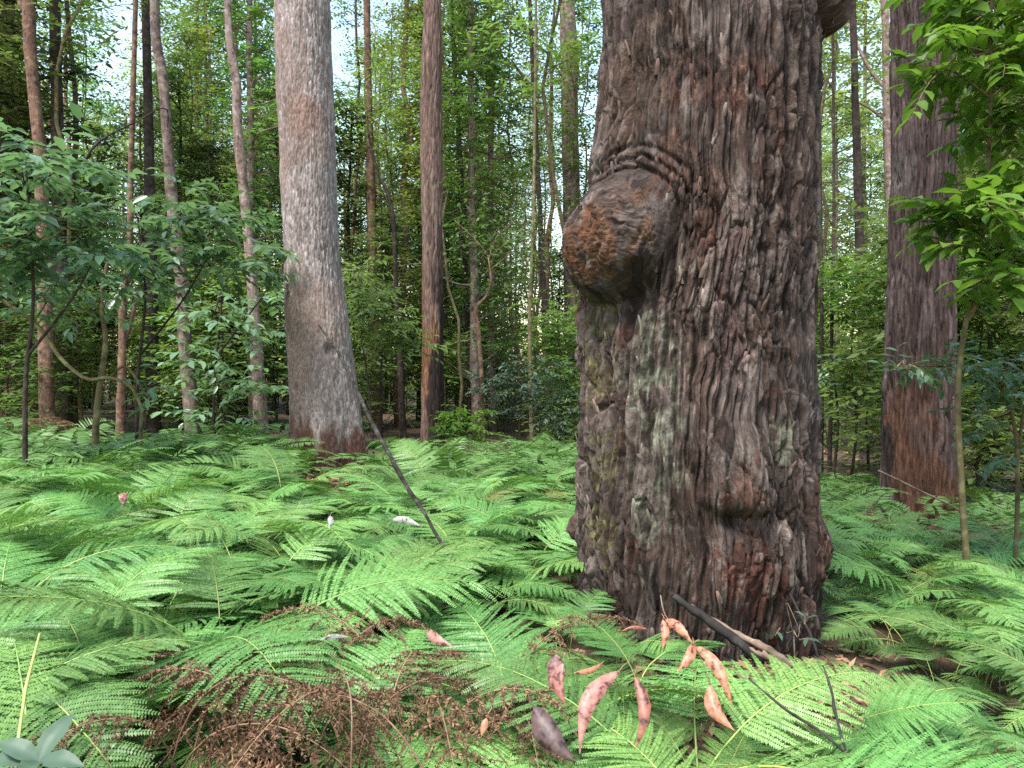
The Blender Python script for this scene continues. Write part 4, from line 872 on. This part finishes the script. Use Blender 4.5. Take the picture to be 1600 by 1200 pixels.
LABELS = {
 'understorey_tree': ('bushy dark green tree in the wood behind', 'tree', 'bushy understorey trees'),
 'olive_tree': ('olive leafed tree filling the wood behind', 'tree', 'olive leafed trees'),
 'gum_tree': ('tall reddish trunked tree with a high olive crown far back', 'tree', 'tall gum trees far back'),
 'column_tree': ('narrow column of light green foliage in the wood behind', 'tree', 'columnar light green trees'),
 'pale_leafed_tree': ('pale leafed tree against the bright sky far back', 'tree', 'pale leafed trees far back'),
 'undergrowth_bush': ('leafy green bush in the undergrowth beyond the ferns', 'bush', 'bushes of the undergrowth'),
 'pale_pole_tree': ('very thin pale stem deep in the wood', 'tree', 'thin pale stems deep in the wood'),
 'pole_tree': ('thin straight reddish pole trunk deep in the wood', 'tree', 'thin poles deep in the wood')}
def plant(kind, px, d, rg, s=None):
    x = (px - CX) / F * d; v = int(rg.integers(0, len(PROTO[kind]))); s = s or rg.uniform(.8, 1.2)
    root = empty(kind, (x, d, float(ground_z(x, d)))); root.rotation_euler = (0, 0, rg.random() * 6.283); root.scale = (s, s, s)
    lab, cat, gr = LABELS[kind]; tag(root, lab, cat, gr)
    a, b = PROTO[kind][v]; link('trunk', a, root); link('crown', b, root)

def build_wood():
    rg = np.random.default_rng(2024)
    def gap(px): return 545 < px < 650 or 775 < px < 935 or 1255 < px < 1400
    def gap_s(px): return 170 < px < 260
    def scatter(kind, n, d0, d1, avoid=None, lo=-120, hi=1720):
        k = 0; tries = 0
        while k < n and tries < 3000:
            tries += 1; px = rg.uniform(lo, hi); d = math.sqrt(rg.uniform(d0**2, d1**2))
            if avoid and avoid(px): continue
            if 930 < px < 1250 and rg.random() < 0.75: continue                # hidden by the burled trunk
            if min(abs(px - 490), abs(px - 1440)) < 35: continue
            plant(kind, px, d, rg); k += 1
    scatter('understorey_tree', 26, 18, 38, lambda p: gap(p) or (140 < p < 420 and rg.random() < 0.75)); scatter('understorey_tree', 9, 26, 44, lambda p: p > 1250)
    scatter('olive_tree', 15, 20, 42, lambda p: gap(p) or (140 < p < 420 and rg.random() < 0.7)); scatter('olive_tree', 2, 14, 18, gap_s, -40, 150); scatter('olive_tree', 4, 22, 40, None, 260, 430); scatter('understorey_tree', 5, 30, 44, None, 540, 900)
    scatter('column_tree', 10, 20, 40, gap)
    scatter('gum_tree', 20, 30, 75, lambda p: gap(p) and (p > 1200 or rg.random() < 0.7))
    scatter('pale_leafed_tree', 12, 36, 70); scatter('pale_leafed_tree', 7, 24, 60, None, 1255, 1400); scatter('pale_leafed_tree', 5, 24, 50, None, 180, 420)
    scatter('undergrowth_bush', 150, 14.5, 42); scatter('undergrowth_bush', 9, 11, 17, None, 1400, 1700)
    scatter('pole_tree', 62, 18, 60); scatter('pale_pole_tree', 60, 16, 42)
    for px, d in ((745, 19), (770, 22), (725, 26)): plant('column_tree', px, d, rg, 1.1)
    for px, d in ((595, 19),): plant('understorey_tree', px, d, rg, 0.62)
    # the farthest trees, one dark mass between the trunks
    far = MB()
    for k in range(1500):
        px = rg.uniform(-250, 1850); d = rg.uniform(46, 95); c = P(px, 600, d); h = rg.uniform(0, 13) * rg.random()**0.45
        pos = np.array([c[0], d, h + 0.6]) + rg.normal(0, 1, (60, 3)) * (1.6, 1.6, 1.1); pos[:, 2] = np.maximum(pos[:, 2], -0.3)
        far.add(*leaves_far(pos, rg, 0.45))
    tag(link('far_wood', far.mesh('far_wood', M['leaf_light'])), 'farthest trees of the wood merging into one green mass', 'wood', None, 'stuff')
build_wood()

# ------------------------------------------------------------------ fallen branch leaning on the pale trunk, fallen leaves, twigs
def inv_path(pp, d0, d1):
    """a straight-ish stick seen in the photo: 1/depth runs evenly along it in the picture"""
    pp = np.array(pp, float); L = np.concatenate([[0], np.cumsum(np.hypot(*np.diff(pp, axis=0).T))]); f = L / L[-1]
    return [P(x, y, 1 / ((1 - q) / d0 + q / d1)) for (x, y), q in zip(pp, f)]
def stick(name, label, pts, r, mat, cat='stick', group=None, side=(), n=40, seg=8, seed=0):
    pts = np.array(pts); base = pts[0].copy()
    q = smooth_path(pts, n); rr = np.interp(np.linspace(0, 1, n), np.linspace(0, 1, len(r)), r)
    rg = np.random.default_rng(seed); rr = rr * (1 + 0.16 * rg.normal(0, 1, n)); q = q + np.cumsum(rg.normal(0, 0.18, (n, 3)), 0) * rr[:, None] * np.sin(np.linspace(0, np.pi, n))[:, None]; V, Fs = tube(q, rr, seg)
    root = empty(name, base); tag(root, label, cat, group)
    link('shaft', mesh_np('shaft', V - base, Fs, mat, smooth=True), root)
    for f, vec, rb in side:
        p0 = q[int(f * (n - 1))]; vec = np.array(vec); V, Fs = tube(smooth_path([p0, p0 + vec * .5 + rg.normal(0, .01, 3), p0 + vec], 6), np.linspace(rb, rb * .5, 6), 6)
        link('side_twig', mesh_np('side_twig', V - base, Fs, mat, smooth=True), root)
    return root
pp = [(765, 942), (738, 905), (705, 868), (682, 835), (660, 795), (640, 765), (622, 735), (600, 697), (575, 650), (556, 610), (540, 575), (524, 545), (498, 508)]
path = inv_path(pp, 3.45, 10.12); g0 = path[0] + (path[0] - path[1]) * 1.3; g0[2] = float(ground_z(g0[0], g0[1]))
stick('fallen_branch', 'long thin dark branch leaning from the ferns against the pale grey trunk', [g0] + path, [0.008, 0.009, 0.011, 0.014, 0.016, 0.018, 0.013], M['bark_stick'], 'branch',
      side=[(0.22, (-0.05, 0.02, 0.03), 0.008), (0.30, (-0.06, 0.03, 0.02), 0.008), (0.42, (0.05, 0.02, 0.03), 0.008), (0.55, (-0.07, 0, .05), 0.008)], seed=3)
stick('dead_bough', 'thin dark dead bough arching among the leaves beside the slender pale tree', [P(128, 260, 9.6), P(145, 232, 9.6), P(170, 212, 9.7), P(210, 193, 9.8), P(258, 170, 9.9), P(262, 200, 12.7)], [0.018, 0.016, 0.012, 0.008, 0.006], M['bark_dark'], 'branch', n=24)

def fallen_leaf(label, p0, p1, width, bend, mat, curl=0.25, roll=0.0, group=None, name='fallen_leaf', thick=0.0008):
    """sickle-shaped gum leaf from p0 to p1 in space; bend sideways as a share of its length"""
    p0, p1 = np.array(p0), np.array(p1); L = np.linalg.norm(p1 - p0); D = (p1 - p0) / L
    view = unit((p0 + p1) / 2 - (0, 0, CAMH)); S = unit(np.cross(D, view)); Nn = np.cross(S, D)
    Nn = unit(Nn + roll * S); S = unit(np.cross(D, Nn))
    n = 15; u = np.linspace(0, 1, n); wd = width * 0.41 * np.sin(np.pi * np.clip(u, 0, 1)**0.75)**1.05; wd[0] = wd[-1] = 0.0006
    c = p0 + np.outer(u * L, D) + np.outer(np.sin(np.pi * u) * bend * 1.5 * L, S) + np.outer(np.sin(np.pi * u) * -0.06 * L, Nn)
    rg = np.random.default_rng(int(abs(p0[0] * 1e4)) + 1); ed = 1 + 0.06 * rg.normal(0, 1, n)
    A = c + S * (wd * ed)[:, None] - Nn * (wd * curl)[:, None]; B = c - S * (wd * ed[::-1])[:, None] - Nn * (wd * curl)[:, None]
    top = np.concatenate([A, c, B]); V = np.concatenate([top, top + Nn * thick])
    i = np.arange(n - 1); m = 3 * n
    Fq = np.concatenate([np.stack([i, i + 1, i + n + 1, i + n], 1), np.stack([i + n, i + n + 1, i + 2 * n + 1, i + 2 * n], 1)])
    Fq = np.concatenate([Fq, Fq[:, ::-1] + m, np.stack([i, i + m, i + m + 1, i + 1], 1), np.stack([i + 2 * n, i + 2 * n + 1, i + 2 * n + 1 + m, i + 2 * n + m], 1)])
    base = (p0 + p1) / 2
    root = empty(name, base); tag(root, label, 'leaf', group)
    bl = link('blade', mesh_np('blade', V - base, Fq, mat, smooth=True), root)
    V, Fs = tube(c + Nn * thick, np.linspace(0.0011, 0.0004, n), 5); link('midrib', mesh_np('midrib', V - base, Fs, mat, smooth=True), bl)
    if name == 'fallen_leaf':
        st = smooth_path([c[0], c[0] - D * 0.012 + S * 0.002, c[0] - D * 0.024 + S * 0.006], 5); V, Fs = tube(st, 0.0011, 5); link('leaf_stalk', mesh_np('leaf_stalk', V - base, Fs, mat, smooth=True), root)
    return root
K = M
fallen_leaf('long pink sickle-shaped dry leaf standing in the ferns', P(968, 1048, 1.78), P(906, 1178, 1.66), 0.050, -0.10, K['dry_pink'], curl=0.5)
fallen_leaf('narrow red brown dry leaf beside the long pink leaf', P(992, 1056, 1.78), P(992, 1172, 1.68), 0.036, 0.09, K['dry_red'], curl=0.6)
fallen_leaf('crumpled purple and pink dry leaf on the ferns', P(870, 1022, 1.85), P(858, 1078, 1.82), 0.055, 0.05, K['dry_purple'], curl=0.4)
fallen_leaf('crumpled pinkish leaf folded over the purple leaf', P(880, 1036, 1.83), P(884, 1102, 1.79), 0.045, -0.10, K['dry_pink'], curl=0.5, roll=0.3)
fallen_leaf('thin orange brown leaf lying behind the pink leaf', P(896, 1052, 1.87), P(944, 1033, 1.92), 0.018, -0.06, K['dry_orange'], curl=0.6)
fallen_leaf('broad dark brown leaf low among the ferns', P(834, 1104, 1.75), P(900, 1192, 1.66), 0.072, -0.05, K['dry_brown'], curl=0.35)
fallen_leaf('short upright orange leaf tip among the green ferns', P(760, 1122, 1.75), P(752, 1152, 1.73), 0.022, 0.0, K['dry_orange'])
fallen_leaf('small pink leaf lying flat on the ferns by the dead fronds', P(666, 984, 2.15), P(708, 1010, 2.08), 0.034, -0.04, K['dry_pink'])
fallen_leaf('bleached white leaf lying on the ferns beside the leaning branch', P(612, 812, 3.9), P(660, 824, 3.8), 0.045, 0.05, K['dry_white'])
fallen_leaf('small bleached leaf standing on the ferns below the pale trunk', P(516, 806, 4.0), P(514, 826, 3.95), 0.04, 0.05, K['dry_white'])
fallen_leaf('bleached curled leaf stuck on the dead brown fronds', P(500, 1000, 2.1), P(548, 996, 2.12), 0.016, 0.05, K['dry_white'], curl=0.8)
fallen_leaf('bent pale pink leaf on the ferns before the curving shrub', P(192, 788, 4.4), P(200, 770, 4.5), 0.06, 0.1, K['dry_pink'])
fallen_leaf('blotched orange leaf at the top of the hanging leaf spray', P(1040, 968, 2.45), P(1082, 1006, 2.36), 0.042, 0.05, K['dry_orange'], curl=0.4)
fallen_leaf('drooping orange leaf beside the top of the hanging spray', P(1036, 968, 2.45), P(1034, 1016, 2.40), 0.034, 0.06, K['dry_orange'], curl=0.5)
fallen_leaf('short orange leaf folded at the middle of the hanging spray', P(1084, 1006, 2.36), P(1058, 1050, 2.30), 0.040, 0.05, K['dry_orange'], curl=0.5)
fallen_leaf('long blotched orange leaf hanging down the middle of the spray', P(1086, 1008, 2.36), P(1144, 1104, 2.22), 0.050, 0.07, K['dry_orange'], curl=0.4)
fallen_leaf('lowest orange leaf of the hanging spray with a curled edge', P(1108, 1070, 2.28), P(1148, 1142, 2.18), 0.058, -0.10, K['dry_orange'], curl=0.4)
fallen_leaf('thin reddish leaf lying on the ferns left of the orange spray'.replace('left of', 'next to'), P(972, 986, 2.45), P(1014, 984, 2.46), 0.018, 0.06, K['dry_red'])
stick('leaf_spray_twig', 'thin brown twig that carries the hanging orange leaves', [P(1032, 930, 2.5), P(1042, 966, 2.45), P(1084, 1006, 2.36), P(1110, 1070, 2.28), P(1120, 1100, 2.27)], [0.0022, 0.0014], M['bark_twig'], 'twig', n=16, seg=5)
# sticks and bark strips at the foot of the burled trunk
def gstick(label, pts, r, mat, seed):
    return stick('fallen_stick', label, [P(x, y, d) for x, y, d in pts], r, mat, 'stick', n=18, seg=6, seed=seed)
gstick('grey stick sloping across the foot of the burled trunk', [(1052, 930, 3.35), (1100, 965, 3.30), (1150, 1000, 3.2), (1190, 1035, 3.1)], [0.014, 0.02, 0.022, 0.016], M['bark_stick'], 1)
gstick('tan split strip of bark at the foot of the burled trunk', [(1080, 945, 3.36), (1140, 985, 3.25), (1200, 1020, 3.12), (1240, 1042, 3.05)], [0.005, 0.010, 0.018, 0.012], M['bark_twig'], 2)
gstick('second tan sliver of bark resting on the first strip', [(1150, 1005, 3.18), (1195, 1028, 3.1), (1235, 1046, 3.04)], [0.006, 0.014, 0.010], M['bark_twig'], 3)
gstick('thin dark stick standing against the burled trunk in the litter', [(1286, 1060, 2.9), (1270, 1000, 3.2), (1235, 930, 3.62), (1210, 890, 3.68)], [0.006, 0.006, 0.004], M['bark_stick'], 4)
gstick('short grey twig sticking up from the ferns below the burled trunk', [(1286, 1040, 2.35), (1300, 1080, 2.28), (1312, 1130, 2.2), (1330, 1200, 2.1)], [0.003, 0.0045, 0.0045, 0.004], M['bark_stick'], 5)
gstick('dark forked twig lying over the ferns below the burled trunk', [(1170, 1060, 2.35), (1230, 1110, 2.2), (1290, 1150, 2.1), (1350, 1205, 2.0)], [0.003, 0.004, 0.004], M['bark_stick'], 6)
gstick('brown dead fern stalk arching over the dead fronds', [(460, 1090, 1.95), (530, 1085, 1.95), (590, 1110, 1.88), (630, 1150, 1.8), (665, 1205, 1.72)], [0.0015, 0.002, 0.0025], M['bark_red'], 7)
gstick('forked brown stalk rising through the dead fronds', [(548, 1205, 1.72), (550, 1130, 1.85), (545, 1070, 1.95), (520, 1020, 2.08)], [0.0025, 0.002, 0.0015], M['bark_red'], 8)
gstick('thin pale cane slanting before the red brown trunk', [(1372, 735, 8.0), (1440, 768, 7.9), (1500, 798, 7.8), (1540, 830, 7.7)], [0.012, 0.012, 0.010], M['bark_twig'], 9)
gstick('yellow green bare fern stem at the corner beside grey leaves', [(62, 990, 2.2), (45, 1060, 2.05), (32, 1130, 1.95), (25, 1205, 1.85)], [0.0035, 0.0045, 0.005], M['fern_stalk'], 10)
# small plants
b = P(1245, 1030, 3.05); b[2] = float(ground_z(b[0], b[1]))
shrub('seedling', 'tiny seedling with blue green leaves on the litter by the burled trunk', b, [([b, b + (0, 0, .1), P(1240, 985, 3.05)], 0.004, 0.002)],
      [(P(1225, 982, 3.05), 0.03, 1), (P(1250, 975, 3.05), 0.03, 1), (P(1255, 998, 3.0), 0.03, 1)], M['leaf_grey'], M['bark_twig'], 0.06, 91, cat='seedling', per=3, twig=0.05, foliage='leaves', wr=0.002, dens=1)
def rosette():
    c = P(60, 1190, 1.7); root = empty('broad_leaved_plant', (c[0], c[1], float(ground_z(c[0], c[1])))); tag(root, 'low plant with broad grey green leaves at the edge of the ferns', 'plant')
    base = np.array(root.location)
    V, Fs = tube(smooth_path([base, base + (0, 0, .4), c], 8), 0.004, 6); link('stem', mesh_np('stem', V - base, Fs, M['fern_stalk'], smooth=True), root)
    for p1, wl in ((P(-4, 1160, 1.72), .045), (P(116, 1115, 1.80), .050), (P(132, 1198, 1.68), .045), (P(30, 1215, 1.64), .045), (P(-25, 1195, 1.7), .045)):
        D = p1 - c; Ll = np.linalg.norm(D); D = D / Ll; Sd = unit(np.cross(D, (0.1, -0.5, 1.0))); Nn = np.cross(Sd, D)
        u = np.linspace(0, 1, 13); wv = wl * 0.5 * np.sin(np.pi * u**0.85)**0.9 + 0.0006; ax = c + np.outer(u * Ll, D) + np.outer(np.sin(np.pi * u) * 0.10 * Ll, Nn)
        cols = [ax + Sd * (wv * f)[:, None] + Nn * (wv * 0.30 * abs(f) * (1 + 0.25 * np.sin(u * 19 + f)))[:, None] for f in (-1, -.5, 0, .5, 1)]
        ii = np.arange(12); Fq = np.concatenate([np.stack([k * 13 + ii, k * 13 + ii + 1, (k + 1) * 13 + ii + 1, (k + 1) * 13 + ii], 1) for k in range(4)])
        link('leaf', mesh_np('leaf', np.concatenate(cols) - base, Fq, M['leaf_grey'], smooth=True), root)
rosette()
# leaf litter on the bare ground
def litter():
    rg = np.random.default_rng(8); n = 5200
    px = np.concatenate([rg.normal(1.25, 0.55, 1500), rg.uniform(2.2, 10.5, 3000), rg.normal(-2.7, 0.6, 700)]); py = np.concatenate([rg.normal(3.35, 0.35, 1500), rg.uniform(6.5, 19, 3000), rg.normal(9.9, .5, 700)])
    z = ground_z(px, py) + rg.uniform(0.004, 0.03, n); pos = np.stack([px, py, z], 1)
    far = np.hypot(px, py) > 5
    V, Fs = leaves_far(pos, rg, 0.075, droop=0.0, aspect=0.35, flat=0.5); V = V.reshape(n, 4, 3); V[far] = pos[far][:, None] + (V[far] - pos[far][:, None]) * 1.7
    tag(link('leaf_litter', mesh_np('leaf_litter', V.reshape(-1, 3), Fs, M['litter'])), 'brown fallen leaves scattered over the bare forest floor', 'litter', None, 'stuff')
litter()
#@@NEXT
